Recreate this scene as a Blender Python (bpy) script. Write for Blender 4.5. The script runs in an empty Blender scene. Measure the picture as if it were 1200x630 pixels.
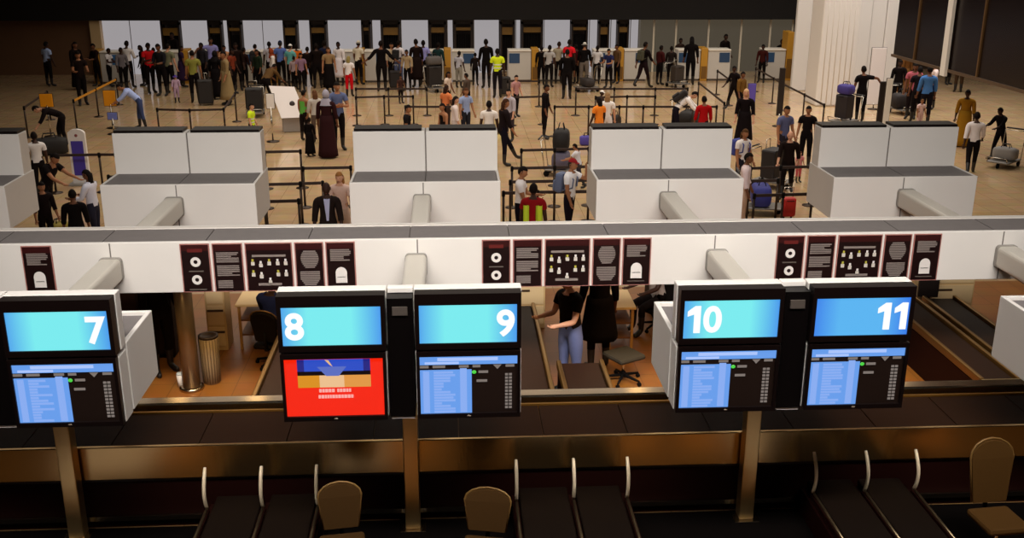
import bpy, bmesh, math, random
from mathutils import Vector, Matrix
random.seed(7)
SC = bpy.context.scene
COL = SC.collection
PI = math.pi

# ------------------------------------------------------------------ camera
FPX, PITCH, YAW, ROLL, CAMH = 1215.4757, math.radians(17.97775), math.radians(3.35086), math.radians(0.16525), 6.2
cp_, sp_, cy_, sy_ = math.cos(PITCH), math.sin(PITCH), math.cos(YAW), math.sin(YAW)
FW = Vector((sy_*cp_, cy_*cp_, -sp_))
R0 = Vector((cy_, -sy_, 0)); U0 = R0.cross(FW)
RT = math.cos(ROLL)*R0 + math.sin(ROLL)*U0
UP = -math.sin(ROLL)*R0 + math.cos(ROLL)*U0
EYE = Vector((0, 0, CAMH))
cd = bpy.data.cameras.new('camera'); cam = bpy.data.objects.new('camera', cd); COL.objects.link(cam)
m = Matrix.Identity(4)
for i in range(3):
    m[i][0], m[i][1], m[i][2], m[i][3] = RT[i], UP[i], -FW[i], EYE[i]
cam.matrix_world = m
cd.sensor_width = 36; cd.lens = FPX/1200*36; cd.clip_end = 300
SC.camera = cam

def ray(px, py): return FW*FPX + RT*(px-600) + UP*(315-py)
def at_z(px, py, z=0.0):
    d = ray(px, py); return EYE + d*((z-CAMH)/d.z)
def at_y(px, py, y):
    d = ray(px, py); return EYE + d*(y/d.y)

# ------------------------------------------------------------------ materials
def lin(h):
    h = h.lstrip('#'); o = []
    for i in (0, 2, 4):
        c = int(h[i:i+2], 16)/255
        o.append(c/12.92 if c <= .04045 else ((c+.055)/1.055)**2.4)
    return (*o, 1)
MATS = {}
def mat(hexc, rough=.6, metal=0.0, noise=0.0, scale=40, emit=0.0, spec=None, bump=0.0):
    key = (hexc, rough, metal, noise, scale, emit, spec, bump)
    if key in MATS: return MATS[key]
    ma = bpy.data.materials.new('mat_' + hexc.strip('#')); ma.use_nodes = True
    nt = ma.node_tree; b = nt.nodes['Principled BSDF']
    c = lin(hexc)
    b.inputs['Base Color'].default_value = c
    b.inputs['Roughness'].default_value = rough; b.inputs['Metallic'].default_value = metal
    if spec is not None: b.inputs['Specular IOR Level'].default_value = spec
    if emit:
        b.inputs['Emission Color'].default_value = c; b.inputs['Emission Strength'].default_value = emit
        b.inputs['Base Color'].default_value = (0.01, 0.01, 0.01, 1)
    if noise or bump:
        tc = nt.nodes.new('ShaderNodeTexCoord'); n = nt.nodes.new('ShaderNodeTexNoise')
        n.inputs['Scale'].default_value = scale; n.inputs['Detail'].default_value = 4
        nt.links.new(tc.outputs['Object'], n.inputs['Vector'])
        if noise:
            mx = nt.nodes.new('ShaderNodeMix'); mx.data_type = 'RGBA'
            mx.inputs[6].default_value = tuple(v*(1-noise) for v in c[:3])+(1,)
            mx.inputs[7].default_value = tuple(min(1, v*(1+noise)) for v in c[:3])+(1,)
            nt.links.new(n.outputs['Fac'], mx.inputs[0]); nt.links.new(mx.outputs[2], b.inputs['Base Color'])
        if bump:
            bp = nt.nodes.new('ShaderNodeBump'); bp.inputs['Strength'].default_value = bump; bp.inputs['Distance'].default_value = .01
            nt.links.new(n.outputs['Fac'], bp.inputs['Height']); nt.links.new(bp.outputs['Normal'], b.inputs['Normal'])
    MATS[key] = ma
    return ma

def tile_mat(name, c1, c2, grout, tile, rough, spec=.5):
    ma = bpy.data.materials.new(name); ma.use_nodes = True
    nt = ma.node_tree; b = nt.nodes['Principled BSDF']
    tc = nt.nodes.new('ShaderNodeTexCoord'); br = nt.nodes.new('ShaderNodeTexBrick')
    br.offset = 0; br.inputs['Scale'].default_value = 1.0
    br.inputs['Brick Width'].default_value = tile; br.inputs['Row Height'].default_value = tile
    br.inputs['Mortar Size'].default_value = .006
    br.inputs['Color1'].default_value = lin(c1); br.inputs['Color2'].default_value = lin(c2); br.inputs['Mortar'].default_value = lin(grout)
    nt.links.new(tc.outputs['Object'], br.inputs['Vector'])
    n = nt.nodes.new('ShaderNodeTexNoise'); n.inputs['Scale'].default_value = 3; n.inputs['Detail'].default_value = 5
    nt.links.new(tc.outputs['Object'], n.inputs['Vector'])
    mx = nt.nodes.new('ShaderNodeMix'); mx.data_type = 'RGBA'; mx.blend_type = 'MULTIPLY'; mx.inputs[0].default_value = .35
    nt.links.new(br.outputs['Color'], mx.inputs[6]); nt.links.new(n.outputs['Color'], mx.inputs[7])
    hs = nt.nodes.new('ShaderNodeHueSaturation'); hs.inputs['Saturation'].default_value = 1.0; hs.inputs['Value'].default_value = 1.25
    nt.links.new(mx.outputs[2], hs.inputs['Color']); nt.links.new(hs.outputs['Color'], b.inputs['Base Color'])
    b.inputs['Roughness'].default_value = rough; b.inputs['Specular IOR Level'].default_value = spec
    return ma

WHITE = mat('#d9d4cd', .45, noise=.03, scale=3)
WHITE_EDGE = mat('#cfc8bf', .5)
SEAM = mat('#6d6660', .7)
DECK = mat('#6b6563', .6, noise=.12, scale=8)
ARMG = mat('#c4beb2', .35, .15)
BLACKP = mat('#070404', .4, spec=.2)
BEZEL = mat('#100807', .35, spec=.25)
STEEL = mat('#c0a06c', .26, 1.0)
STEELB = mat('#b8a890', .22, 1.0)
GOLD = mat('#b98a3c', .35, .9)
BELT = mat('#2a1608', .6, noise=.2, scale=20, spec=.15)
MAROON = mat('#1e0704', .6, spec=.1)
RUBBER = mat('#0a0707', .8, spec=.15)
CHROME = mat('#c9c2b6', .2, 1.0)

# ------------------------------------------------------------------ mesh builder
class MB:
    def __init__(s): s.v = []; s.f = []; s.mi = []; s.sm = []; s.mats = []
    def slot(s, ma):
        if ma not in s.mats: s.mats.append(ma)
        return s.mats.index(ma)
    def add(s, vs, fs, ma, smooth=False):
        b = len(s.v); k = s.slot(ma); s.v += [tuple(v) for v in vs]
        for f in fs:
            s.f.append([b+i for i in f]); s.mi.append(k); s.sm.append(smooth)
        return s
    def box(s, x0, x1, y0, y1, z0, z1, ma):
        vs = [(x, y, z) for z in (z0, z1) for y in (y0, y1) for x in (x0, x1)]
        return s.add(vs, [(0,2,3,1),(4,5,7,6),(0,1,5,4),(2,6,7,3),(0,4,6,2),(1,3,7,5)], ma)
    def bbox(s, x0, x1, y0, y1, z0, z1, ma, bev=.01):
        bm = bmesh.new(); bmesh.ops.create_cube(bm, size=1)
        for v in bm.verts:
            v.co = Vector((x0+(v.co.x+.5)*(x1-x0), y0+(v.co.y+.5)*(y1-y0), z0+(v.co.z+.5)*(z1-z0)))
        bmesh.ops.bevel(bm, geom=bm.edges[:], offset=bev, segments=2, affect='EDGES', profile=.5)
        bm.verts.index_update()
        s.add([v.co[:] for v in bm.verts], [[v.index for v in f.verts] for f in bm.faces], ma); bm.free(); return s
    def tube(s, pts, r, ma, n=8, cap=True, smooth=True):
        pts = [Vector(p) for p in pts]
        rs = r if isinstance(r, (list, tuple)) else [r]*len(pts)
        vs = []; fs = []
        t0 = (pts[1]-pts[0]).normalized()
        ref = Vector((0, 0, 1)) if abs(t0.z) < .9 else Vector((1, 0, 0))
        a = t0.cross(ref).normalized()
        for i, p in enumerate(pts):
            if i == 0: t = t0
            elif i == len(pts)-1: t = (pts[-1]-pts[-2]).normalized()
            else: t = ((pts[i+1]-p).normalized()+(p-pts[i-1]).normalized()).normalized()
            a = (a - t*a.dot(t)).normalized(); b = t.cross(a)
            for k in range(n):
                an = 2*PI*k/n; vs.append(p+(a*math.cos(an)+b*math.sin(an))*rs[i])
        for i in range(len(pts)-1):
            for k in range(n):
                k2 = (k+1) % n; fs.append((i*n+k, i*n+k2, (i+1)*n+k2, (i+1)*n+k))
        if cap: fs.append(tuple(range(n))[::-1]); fs.append(tuple((len(pts)-1)*n+k for k in range(n)))
        return s.add(vs, fs, ma, smooth)
    def lathe(s, prof, ma, c=(0, 0, 0), n=16, smooth=True):
        vs = []; fs = []
        for (r, z) in prof:
            for k in range(n):
                an = 2*PI*k/n; vs.append((c[0]+r*math.cos(an), c[1]+r*math.sin(an), c[2]+z))
        for i in range(len(prof)-1):
            for k in range(n):
                k2 = (k+1) % n; fs.append((i*n+k, i*n+k2, (i+1)*n+k2, (i+1)*n+k))
        fs.append(tuple(range(n))[::-1]); fs.append(tuple((len(prof)-1)*n+k for k in range(n)))
        return s.add(vs, fs, ma, smooth)
    def loft(s, rings, ma, smooth=True, cap=True):
        n = len(rings[0]); vs = [p for r in rings for p in r]; fs = []
        for i in range(len(rings)-1):
            for k in range(n):
                k2 = (k+1) % n; fs.append((i*n+k, i*n+k2, (i+1)*n+k2, (i+1)*n+k))
        if cap: fs.append(tuple(range(n))[::-1]); fs.append(tuple((len(rings)-1)*n+k for k in range(n)))
        return s.add(vs, fs, ma, smooth)
    def prism(s, poly, y0, y1, ma):      # poly in xz, extruded along y
        n = len(poly); vs = [(x, y0, z) for x, z in poly]+[(x, y1, z) for x, z in poly]
        fs = [tuple(range(n)), tuple(range(2*n-1, n-1, -1))]+[(i, n+i, n+(i+1) % n, (i+1) % n) for i in range(n)]
        return s.add(vs, fs, ma)
    def ell(s, c, r, ma, n=10, mm=6):
        vs = []; fs = []
        for i in range(mm+1):
            t = PI*i/mm; rr = max(math.sin(t), .02)
            for k in range(n):
                an = 2*PI*k/n; vs.append((c[0]+r[0]*rr*math.cos(an), c[1]+r[1]*rr*math.sin(an), c[2]-r[2]*math.cos(t)))
        for i in range(mm):
            for k in range(n):
                k2 = (k+1) % n; fs.append((i*n+k, i*n+k2, (i+1)*n+k2, (i+1)*n+k))
        fs.append(tuple(range(n))[::-1]); fs.append(tuple(mm*n+k for k in range(n)))
        return s.add(vs, fs, ma, True)
    def mesh(s, name):
        me = bpy.data.meshes.new(name); me.from_pydata(s.v, [], s.f)
        for ma in s.mats: me.materials.append(ma)
        me.polygons.foreach_set('material_index', s.mi); me.polygons.foreach_set('use_smooth', s.sm)
        me.update(); return me
    def build(s, name, parent=None, loc=None):
        o = bpy.data.objects.new(name, s.mesh(name)); COL.objects.link(o)
        if loc is not None: o.location = loc
        if parent is not None: o.parent = parent
        return o

def tag(o, label=None, cat=None, group=None, kind=None):
    for k, v in (('label', label), ('category', cat), ('group', group), ('kind', kind)):
        if v: o[k] = v
    return o
def empty(name, loc, rz=0, label=None, cat=None, group=None):
    o = bpy.data.objects.new(name, None); COL.objects.link(o); o.location = loc; o.rotation_euler = (0, 0, math.radians(rz))
    o.empty_display_size = .1
    return tag(o, label, cat, group)
def structure(mb, name): return tag(mb.build(name), kind='structure')

# ------------------------------------------------------------------ room shell
hall_tiles = tile_mat('hall_tiles', '#bda07b', '#b49772', '#917858', .6, .12, .6)
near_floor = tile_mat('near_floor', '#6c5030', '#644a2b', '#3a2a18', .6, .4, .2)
office_floor = tile_mat('office_floor', '#8e5a26', '#875422', '#6a4019', .45, .4, .3)
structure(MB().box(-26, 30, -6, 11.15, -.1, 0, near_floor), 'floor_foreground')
structure(MB().box(-13, 14, 9.25, 10.12, 0, .012, mat('#080504', .9, spec=.05)), 'floor_mat_strip')  # near-black strip added to keep the floor before the conveyor dark
for i, x in enumerate((-4.3, -1.45, 1.3, 4.15)):
    structure(MB().bbox(x-.55, x+.55, 7.4, 8.9, 0, .014, mat('#b4aeb0', .8), .004), 'floor_mat_%d' % (i+1))  # unseen pale patches added to give grey reflections in the steel side
structure(MB().box(-26, 30, 11.15, 17.9, -.1, 0, office_floor), 'floor_office')
structure(MB().box(-26, 30, 17.9, 62, -.1, 0, hall_tiles), 'floor')
structure(MB().box(-26, 30, -6, 62, 9.0, 9.2, mat('#2a2522', .9)), 'ceiling')
DK = mat('#0d0a09', .8)
structure(MB().box(-26.2, -26, -6, 62, 0, 9, mat('#3a2c20', .8)), 'wall_left')
structure(MB().box(30, 30.2, -6, 62, 0, 9, mat('#4b4038', .8)), 'wall_right')
structure(MB().box(-26, 30, -6.2, -6, 0, 9, DK), 'wall_front')
# back wall: white panels with brightness put in as emission, wooden dark recesses for the bag belts, added dark band above
YB = 48.6
wb = MB()
wb.box(-26, 30, YB+.6, YB+.8, 0, 2.6, mat('#3a2a1c', .7))
structure(wb, 'wall_back')
structure(MB().box(-26, 30, YB-.5, YB+.9, 2.42, 9, mat('#120d0b', .85)), 'wall_bulkhead')  # dark mass added so the top of the view falls to black
tag(MB().box(-26, -16.05, YB-.1, YB+.55, 0, 2.42, mat('#6a4a30', .7, noise=.1, scale=2)).build('wall_panelling'), kind='structure')
structure(MB().box(-16.05, -15.6, YB-.35, YB+.1, 0, 2.42, mat('#d8b98a', .5)), 'column_beige')
GLOW_PANEL = mat('#cfc9cc', .5, emit=.52)  # emission stands in for bright light on the white wall
GLOW_PANEL_BEIGE = mat('#b9a88c', .5, emit=.12)  # weaker painted glow for the beige stretch of wall
def xb(px): return at_y(px, 45, YB).x
panels = [(128,158),(160,188),(216,240),(286,314),(315,333),(351,363),(385,402),(403,422),(437,448),(472,500),(556,584),(588,592),(604,610),(642,668)]
# white panels fill all gaps between the dark recesses
holes = [(188,213),(243,262),(266,285),(331,350),(362,384),(423,436),(446,470),(502,524),(531,555),(585,604),(610,637),(668,690),(700,715),(722,738)]
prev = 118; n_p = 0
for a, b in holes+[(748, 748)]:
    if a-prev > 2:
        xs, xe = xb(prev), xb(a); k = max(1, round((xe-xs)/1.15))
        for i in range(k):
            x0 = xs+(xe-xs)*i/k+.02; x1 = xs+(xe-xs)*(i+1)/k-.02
            t = MB().box(x0, x1, YB, YB+.5, .0, 2.4, GLOW_PANEL).box(x0-.015, x0+.015, YB-.02, YB+.02, 0, 2.4, mat('#8a8680', .4, .6))
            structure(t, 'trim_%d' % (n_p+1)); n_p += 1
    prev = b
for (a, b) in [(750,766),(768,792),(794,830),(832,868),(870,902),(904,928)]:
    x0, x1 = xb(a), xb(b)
    t = MB().box(x0, x1-.05, YB, YB+.5, 0, 2.4, GLOW_PANEL_BEIGE).box(x1-.05, x1+.03, YB-.05, YB+.02, 0, 2.4, mat('#e2d6c0', .4))
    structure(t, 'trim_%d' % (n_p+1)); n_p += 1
OAK = mat('#8a6420', .5, noise=.25, scale=5)
for i, (a, b) in enumerate(holes):
    x0, x1 = xb(a)+.05, xb(b)-.05
    t = empty('baggage_hatch', ((x0+x1)/2, YB, 0), 0, 'dark baggage hatch with yellow header in the far wall, %s from left' % ['first','second','third','fourth','fifth','sixth','seventh','eighth','ninth','tenth','eleventh','twelfth','thirteenth','fourteenth'][i], 'hatch', 'baggage hatches in the far wall')
    w = (x1-x0)/2
    MB().box(-w, -w+.08, -.05, .5, 0, 2.3, mat('#241509', .6)).box(w-.08, w, -.05, .5, 0, 2.3, mat('#241509', .6)).box(-w, w, -.05, .5, 2.2, 2.4, mat('#241509', .6)).build('frame', t)
    MB().box(-w+.08, w-.08, .02, .12, 1.72+.1*(i % 3), 2.05, OAK).build('header_board', t)
    fl = MB()
    for k in range(6):
        xx = -w+.1+(2*w-.2)*k/6
        fl.box(xx, xx+(2*w-.2)/6-.01, .2, .215, .7, 1.72, RUBBER)
    fl.build('strip_curtain', t)
# white column and white partition on the right
CWHITE = mat('#e6e0da', .5)
c0 = MB()
c0.bbox(13.65, 15.05, 38.3, 39.6, 0, 6.5, CWHITE, .06)
for k in range(6):
    x = 13.85+k*.2; c0.tube([(x, 38.3, 0), (x, 38.3, 6.5)], .018, CWHITE, 8)
structure(c0, 'column_white')
pw = MB()
for k in range(7):
    x = 14.0+k*.62
    pw.bbox(x, x+.605, 42.3+.06*(k % 2), 42.5, 0, 4.6, mat('#dedad6', .55), .03)
structure(pw, 'wall_white_partition')
# right bulkhead: dark glazed panels above the shopfront opening
bx = 14.25
bd = MB().box(bx, bx+.35, 21, 33.2, 2.5, 6.5, mat('#150a08', .25))
structure(bd, 'wall_shopfront_bulkhead')
structure(MB().box(bx-.06, bx+.42, 21, 33.25, 2.42, 2.5, mat('#6e5a48', .4, .5)), 'trim_bulkhead_edge')
for i, yy in enumerate((31.6, 27.6)):
    structure(MB().box(bx-.05, bx, yy-.03, yy+.03, 2.5, 6.5, mat('#8a6a45', .4, .7)), 'trim_mullion_%d' % (i+1))
structure(MB().box(bx-.14, bx-.051, 29.25, 29.55, 2.3, 6.5, mat('#e9e4dd', .4)), 'column_bulkhead_white')

# ------------------------------------------------------------------ gantries with counter displays
def tray_box(mb, x0, x1, y0, y1, z0, z1, seams=(), deck=.05, rim=.05):
    mb.bbox(x0, x1, y0, y0+rim, z0, z1, WHITE, .008)
    mb.bbox(x0, x1, y1-rim, y1, z0, z1, WHITE, .008)
    mb.bbox(x0, x0+rim, y0+rim-.01, y1-rim+.01, z0, z1, WHITE, .008)
    mb.bbox(x1-rim, x1, y0+rim-.01, y1-rim+.01, z0, z1, WHITE, .008)
    mb.box(x0+.01, x1-.01, y0+.01, y1-.01, z0+.01, z0+.04, WHITE_EDGE)
    for s in seams:
        mb.box(s-.008, s+.008, y0-.002, y0+.004, z0+.01, z1-.01, SEAM)
    return mb
def deck_part(x0, x1, y0, y1, z, parent, step=1.2):
    d = MB(); x = x0
    while x < x1-.01:
        e = min(x+step, x1); d.box(x+.006, e-.006, y0, y1, z-.02, z, DECK); x = e
    d.box(x0, x1, y0, y1, z-.03, z-.021, SEAM)
    return d.build('top_deck', parent)

SY = 9.055
WORDN = {6: 'six', 7: 'seven', 8: 'eight', 9: 'nine', 10: 'ten', 11: 'eleven', 12: 'twelve', 13: 'thirteen'}
def screen_cyan():
    ma = bpy.data.materials.new('number_screen_glow'); ma.use_nodes = True; nt = ma.node_tree; b = nt.nodes['Principled BSDF']
    tc = nt.nodes.new('ShaderNodeTexCoord'); sep = nt.nodes.new('ShaderNodeSeparateXYZ'); nt.links.new(tc.outputs['Generated'], sep.inputs[0])
    def mth(op, a, bv=None):
        n = nt.nodes.new('ShaderNodeMath'); n.operation = op
        if isinstance(a, (int, float)): n.inputs[0].default_value = a
        else: nt.links.new(a, n.inputs[0])
        if bv is not None:
            if isinstance(bv, (int, float)): n.inputs[1].default_value = bv
            else: nt.links.new(bv, n.inputs[1])
        return n.outputs[0]
    dx = mth('ABSOLUTE', mth('SUBTRACT', sep.outputs['X'], .48)); 
    rmp = nt.nodes.new('ShaderNodeValToRGB'); rmp.color_ramp.elements[0].position = .22; rmp.color_ramp.elements[1].position = .52
    rmp.color_ramp.elements[0].color = lin('#7df0f4'); rmp.color_ramp.elements[1].color = lin('#4c9df0')
    nt.links.new(dx, rmp.inputs[0]); nt.links.new(rmp.outputs['Color'], b.inputs['Emission Color']); b.inputs['Emission Strength'].default_value = .95
    b.inputs['Base Color'].default_value = (.01, .01, .01, 1); b.inputs['Roughness'].default_value = .3
    return ma
def screen_blue():
    ma = screen_cyan(); r = [n for n in ma.node_tree.nodes if n.type == 'VALTORGB'][0].color_ramp
    r.elements[0].color = lin('#5cb8f6'); r.elements[1].color = lin('#3a7eee'); return ma
CYAN, BLUE = screen_cyan(), screen_blue()
NUMWHITE = mat('#ffffff', .5, emit=1.0)

def text_mesh(txt, size, ma, bold=0.0):
    cu = bpy.data.curves.new('t', 'FONT'); cu.body = txt; cu.size = size; cu.offset = bold; cu.extrude = .003; cu.resolution_u = 6
    cu.align_x = 'CENTER'; cu.align_y = 'CENTER'
    o = bpy.data.objects.new('t', cu); COL.objects.link(o)
    dg = bpy.context.evaluated_depsgraph_get(); me = bpy.data.meshes.new_from_object(o.evaluated_get(dg))
    bpy.data.objects.remove(o); me.materials.clear(); me.materials.append(ma)
    xs = [v.co.x for v in me.vertices]; ys = [v.co.y for v in me.vertices]
    cx, cy = (min(xs)+max(xs))/2, (min(ys)+max(ys))/2
    for v in me.vertices: v.co = Vector((v.co.x-cx, -v.co.z, v.co.y-cy))
    return me, max(xs)-min(xs), max(ys)-min(ys)

def number_display(num, cx, side, ma):
    t = empty('number_display', (cx, SY, 2.48), 0, 'glowing %s screen reading %s in white digits' % ('deep blue' if ma is BLUE else 'light blue', WORDN[num]), 'display')
    w = .505
    MB().bbox(-w, w, .121, .262, .0, .555, WHITE, .01).build('housing', t)
    b = MB()
    b.box(-w+.01, w-.01, -.02, .12, .0, .06, BEZEL).box(-w+.01, w-.01, -.02, .12, .44, .55, BEZEL)
    b.box(-w+.01, -w+.05, -.02, .12, .06, .44, BEZEL).box(w-.05, w-.01, -.02, .12, .06, .44, BEZEL)
    b.build('bezel', t)
    MB().box(-w+.05, w-.05, -.005, .03, .06, .44, ma).build('screen', t)
    gl = MB(); x = 0.0; H = .27
    one = [(.30, 1), (.50, 1), (.50, 0), (.27, 0), (.27, .70), (.04, .62), (.04, .80)]
    for ch in str(num):
        if ch == '1':
            gl.prism([(x+a*H, b*H) for a, b in one], -.004, .004, NUMWHITE); x += .60*H
        else:
            me, tw, th = text_mesh(ch, .36, NUMWHITE, .010); q = H/th
            gl.add([(x+(v.co.x+tw/2)*q, v.co.y, H/2+v.co.z*q) for v in me.vertices], [tuple(p.vertices) for p in me.polygons], NUMWHITE); x += tw*q+.03
    ww = max(v[0] for v in gl.v)
    gl.build('number', t, ((-w+.075) if side < 0 else (w-.07-ww), -.010, .115))
    return t
SB = mat('#6fa8fb', .4, emit=.85); SB2 = mat('#8fb4fb', .4, emit=.9); SBH = mat('#aec8ff', .4, emit=.95)
SDARK = mat('#1d110c', .4); SDIG = mat('#8b7f78', .4, emit=.75); SGREEN = mat('#4fdc46', .4, emit=.9)
SRED = mat('#fb2408', .4, emit=.95); SPINK = mat('#ffb0a8', .4, emit=.95)
def monitor(cx, num, red=False):
    if red: lab = 'monitor with a red notice and a blue sky picture below screen eight'
    else: lab = 'flight list monitor with a blue table below screen %s' % WORDN[num]
    t = empty('flight_monitor', (cx, SY, 1.78), 0, lab, 'monitor')
    w = .49
    MB().bbox(-w-.01, w+.01, .041, .262, .0, .66, WHITE, .01).build('housing', t)
    b = MB()
    b.box(-w, w, -.03, .04, -.005, .04, BEZEL).box(-w, w, -.03, .04, .63, .68, BEZEL).box(-w, -w+.03, -.03, .04, .04, .63, BEZEL).box(w-.03, w, -.03, .04, .04, .63, BEZEL)
    b.ell((0, -.031, .018), (.02, .003, .008), mat('#8a7a6a', .4))
    b.build('bezel', t)
    x0, x1, z0, z1 = -w+.03, w-.03, .04, .63
    s = MB(); W = x1-x0; Hh = z1-z0
    def q(u0, u1, v0, v1, ma, y=-.012): s.box(x0+u0*W, x0+u1*W, y, .03, z1-v1*Hh, z1-v0*Hh, ma)
    if red:
        q(0, 1, 0, 1, SRED, -.006)
        sky = mat('#2f55d8', .4, emit=.8); skyd = mat('#2a2a96', .4, emit=.7); sand = mat('#f0a24a', .4, emit=.85); sandl = mat('#f6c794', .4, emit=.9)
        q(.13, .2, .02, .22, skyd); q(.8, .87, .02, .22, skyd); q(.2, .8, .02, .22, sky)
        q(.13, .87, .22, .29, mat('#160a10', .4)); q(.13, .35, .29, .5, mat('#e89a20', .4, emit=.85)); q(.35, .6, .29, .5, sandl); q(.6, .87, .29, .5, sand)
        s.add([(x0+W*u, -.014, z1-Hh*v) for u, v in ((.41, .02), (.45, .03), (.49, .14), (.46, .11))], [(0, 1, 2, 3)], mat('#f0c08a', .4, emit=.9))
        s.add([(x0+W*u, -.014, z1-Hh*v) for u, v in ((.33, .14), (.63, .14), (.55, .3), (.42, .3))], [(0, 1, 2, 3)], mat('#6a80e0', .4, emit=.7))
        for v, u0, u1 in ((.53, .34, .67), (.635, .33, .69)):
            u = u0
            random.seed(int(v*100))
            while u < u1:
                wd = random.uniform(.018, .03); q(u, min(u+wd, u1), v, v+.055, SPINK); u += wd+.006
                if random.random() < .12: u += .02
    else:
        q(0, 1, 0, 1, SDARK, -.006)
        q(0, 1, 0, .15, SB); q(.18, .8, .03, .085, SBH, -.014); q(.05, .4, .1, .14, SBH, -.014)
        for u0, u1 in ((0, .09), (.13, .26), (.4, .5), (.54, .62), (.88, .97)): q(u0, u1, .165, .205, SDIG)
        s.add([(x0+W*u, -.013, z1-Hh*v) for u, v in ((.75, .16), (.84, .16), (.795, .24))], [(0, 2, 1)], SDIG)
        q(0, .53, .24, 1, SB)
        q(.03, .095, .26, .985, SB2, -.014); q(.41, .48, .22, .985, SB2, -.014)
        random.seed(num)
        for r in range(15):
            v = .265+r*.049
            q(.14, .14+random.choice((.08, .1, .17, .2, .22)), v, v+.036, SB2, -.014)
        s.ell((x0+.555*W, -.012, z1-.285*Hh), (.022, .006, .018), SGREEN)
        q(.6, .7, .265, .305, SDIG); q(.58, .69, .42, .46, SDIG)
        for r in range(11):
            v = .32+r*.058
            q(.875, .905, v, v+.036, SDIG); q(.915, .945, v, v+.036, SDIG)
    s.build('screen', t)
    return t

def gantry(cx, nl, nr, only_tray=False):
    lab = 'white overhead box at the right edge of the photo, beside the feeder belts' if nr is None else 'white open topped overhead box behind screen seven' if nl is None else 'white open topped overhead box carrying screens %s and %s' % (WORDN[nl], WORDN[nr])
    x0, x1 = cx-1.14, cx+1.14
    t = empty('sign_gantry_box', (cx, SY, 1.8), 0, lab, 'gantry')
    tray_box(MB(), -1.14, 1.14, .27, 1.15, .0, .70).build('shell', t)
    deck_part(-1.09, 1.09, .322, 1.098, .66, t)
    MB().box(-.12, .12, .02, .262, -.02, 1.18, BLACKP).box(-.07, .07, .0, .02, 1.02, 1.10, mat('#4a423c', .5)).build('centre_panel', t)
    MB().bbox(-.12, .12, .17, .262, 1.181, 1.235, WHITE, .008).build('top_cap', t)
    MB().box(-.11, .11, .03, .26, -.045, -.021, WHITE_EDGE).build('bottom_cap', t)
    for num, side in ((nl, -1), (nr, 1)):
        if num is None: continue
        number_display(num, cx+side*.632, side, BLUE if num == 11 else CYAN)
        monitor(cx+side*.632, num, red=(num == 8))
gantry(-4.25, None, 7); gantry(-.51, 8, 9); gantry(3.24, 10, 11); gantry(7.0, None, None)

# posts carrying the gantries
for i, (px_, lab) in enumerate(((-4.08, 'number seven'), (-.49, 'numbers eight and nine'), (3.19, 'numbers ten and eleven'))):
    t = empty('support_post', (px_, 10.0, 0), 0, 'square brushed steel post under the screens for %s' % lab, 'post')
    MB().bbox(-.08, .08, -.08, .08, .02, 1.80, mat('#d0b078', .3, .9), .01).build('shaft', t)
    MB().bbox(-.14, .14, -.14, .118, 0, .02, STEELB, .005).build('base_plate', t)

# long white beam
bt = empty('fascia_beam', (0, 12.31, 1.96), 0, 'long white open topped overhead beam with dark posters on its front', 'beam')
seams = [-4.17+3.72*k for k in range(-2, 5)]
bm_ = MB(); tray_box(bm_, -13, 14, 0, .74, 0, .65, seams, rim=.045)
bm_.build('shell', bt)
deck_part(-12.95, 13.95, .046, .60, .645, bt, 1.24)
MB().bbox(-12.95, 13.95, .60, .694, .60, .655, WHITE_EDGE, .01).build('back_ledge', bt)

# rear blocks (backs of the facing island)
BN = ['first', 'second', 'third', 'fourth']
for i, cx in enumerate((-7.76, -4.1, -.42, 3.33, 7.02)):
    lab = 'white overhead block cut off by the left edge of the photo' if i == 0 else \
        'white stepped overhead block behind the beam, %s of four from the left' % BN[i-1]
    t = empty('overhead_sign_block', (cx, 15.36, 1.95), 0, lab, 'overhead block')
    tray_box(MB(), -1.14, 1.14, 0, 1.15, 0, .66, (-.03,), rim=.04).build('lower_box', t)
    deck_part(-1.095, 1.095, .042, .775, .655, t, 1.095)
    u = MB()
    u.bbox(-1.13, -.01, .78, 1.10, .05, 1.29, WHITE, .008).bbox(.01, 1.13, .78, 1.10, .05, 1.29, WHITE, .008).box(-.01, .01, .79, 1.09, .06, 1.28, SEAM)
    u.build('upper_panel', t)
    MB().box(-1.11, -.06, .80, 1.14, 1.291, 1.33, BEZEL).box(.06, 1.11, .80, 1.14, 1.291, 1.33, BEZEL).build('top_trim', t)

# linking arms, each a hollow grey duct with collars
def arm(x, y0, y1, lab):
    t = empty('sign_link_arm', (x, y0, 2.28), 0, lab, 'arm')
    prof = []
    for (cx_, cz_, a0) in ((.09, -.09, -90), (.09, .09, 0), (-.09, .09, 90), (-.09, -.09, 180)):
        for k in range(4):
            an = math.radians(a0+k*30); prof.append((cx_+.04*math.cos(an), cz_+.05*math.sin(an)))
    MB().prism(prof, .0, y1-y0, ARMG).build('duct', t)
    prof2 = [(a*1.05, b*1.05) for a, b in prof]
    MB().prism(prof2, y1-y0-.06, y1-y0-.001, mat('#8f8a82', .5)).build('collar', t)
    MB().box(-.11, .11, .05, y1-y0-.1, -.1415, -.14, SEAM).build('seam_plate', t)
for i, x in enumerate((-4.17, -.47, 3.30, 7.04)):
    nm = ('first', 'second', 'third', 'fourth')[i]
    arm(x, 10.21, 12.305, 'grey duct arm between the screens and the beam, %s from the left' % nm)
    arm(x, 13.055, 15.355, 'grey duct arm between the beam and the white blocks, %s from the left' % nm)

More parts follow.
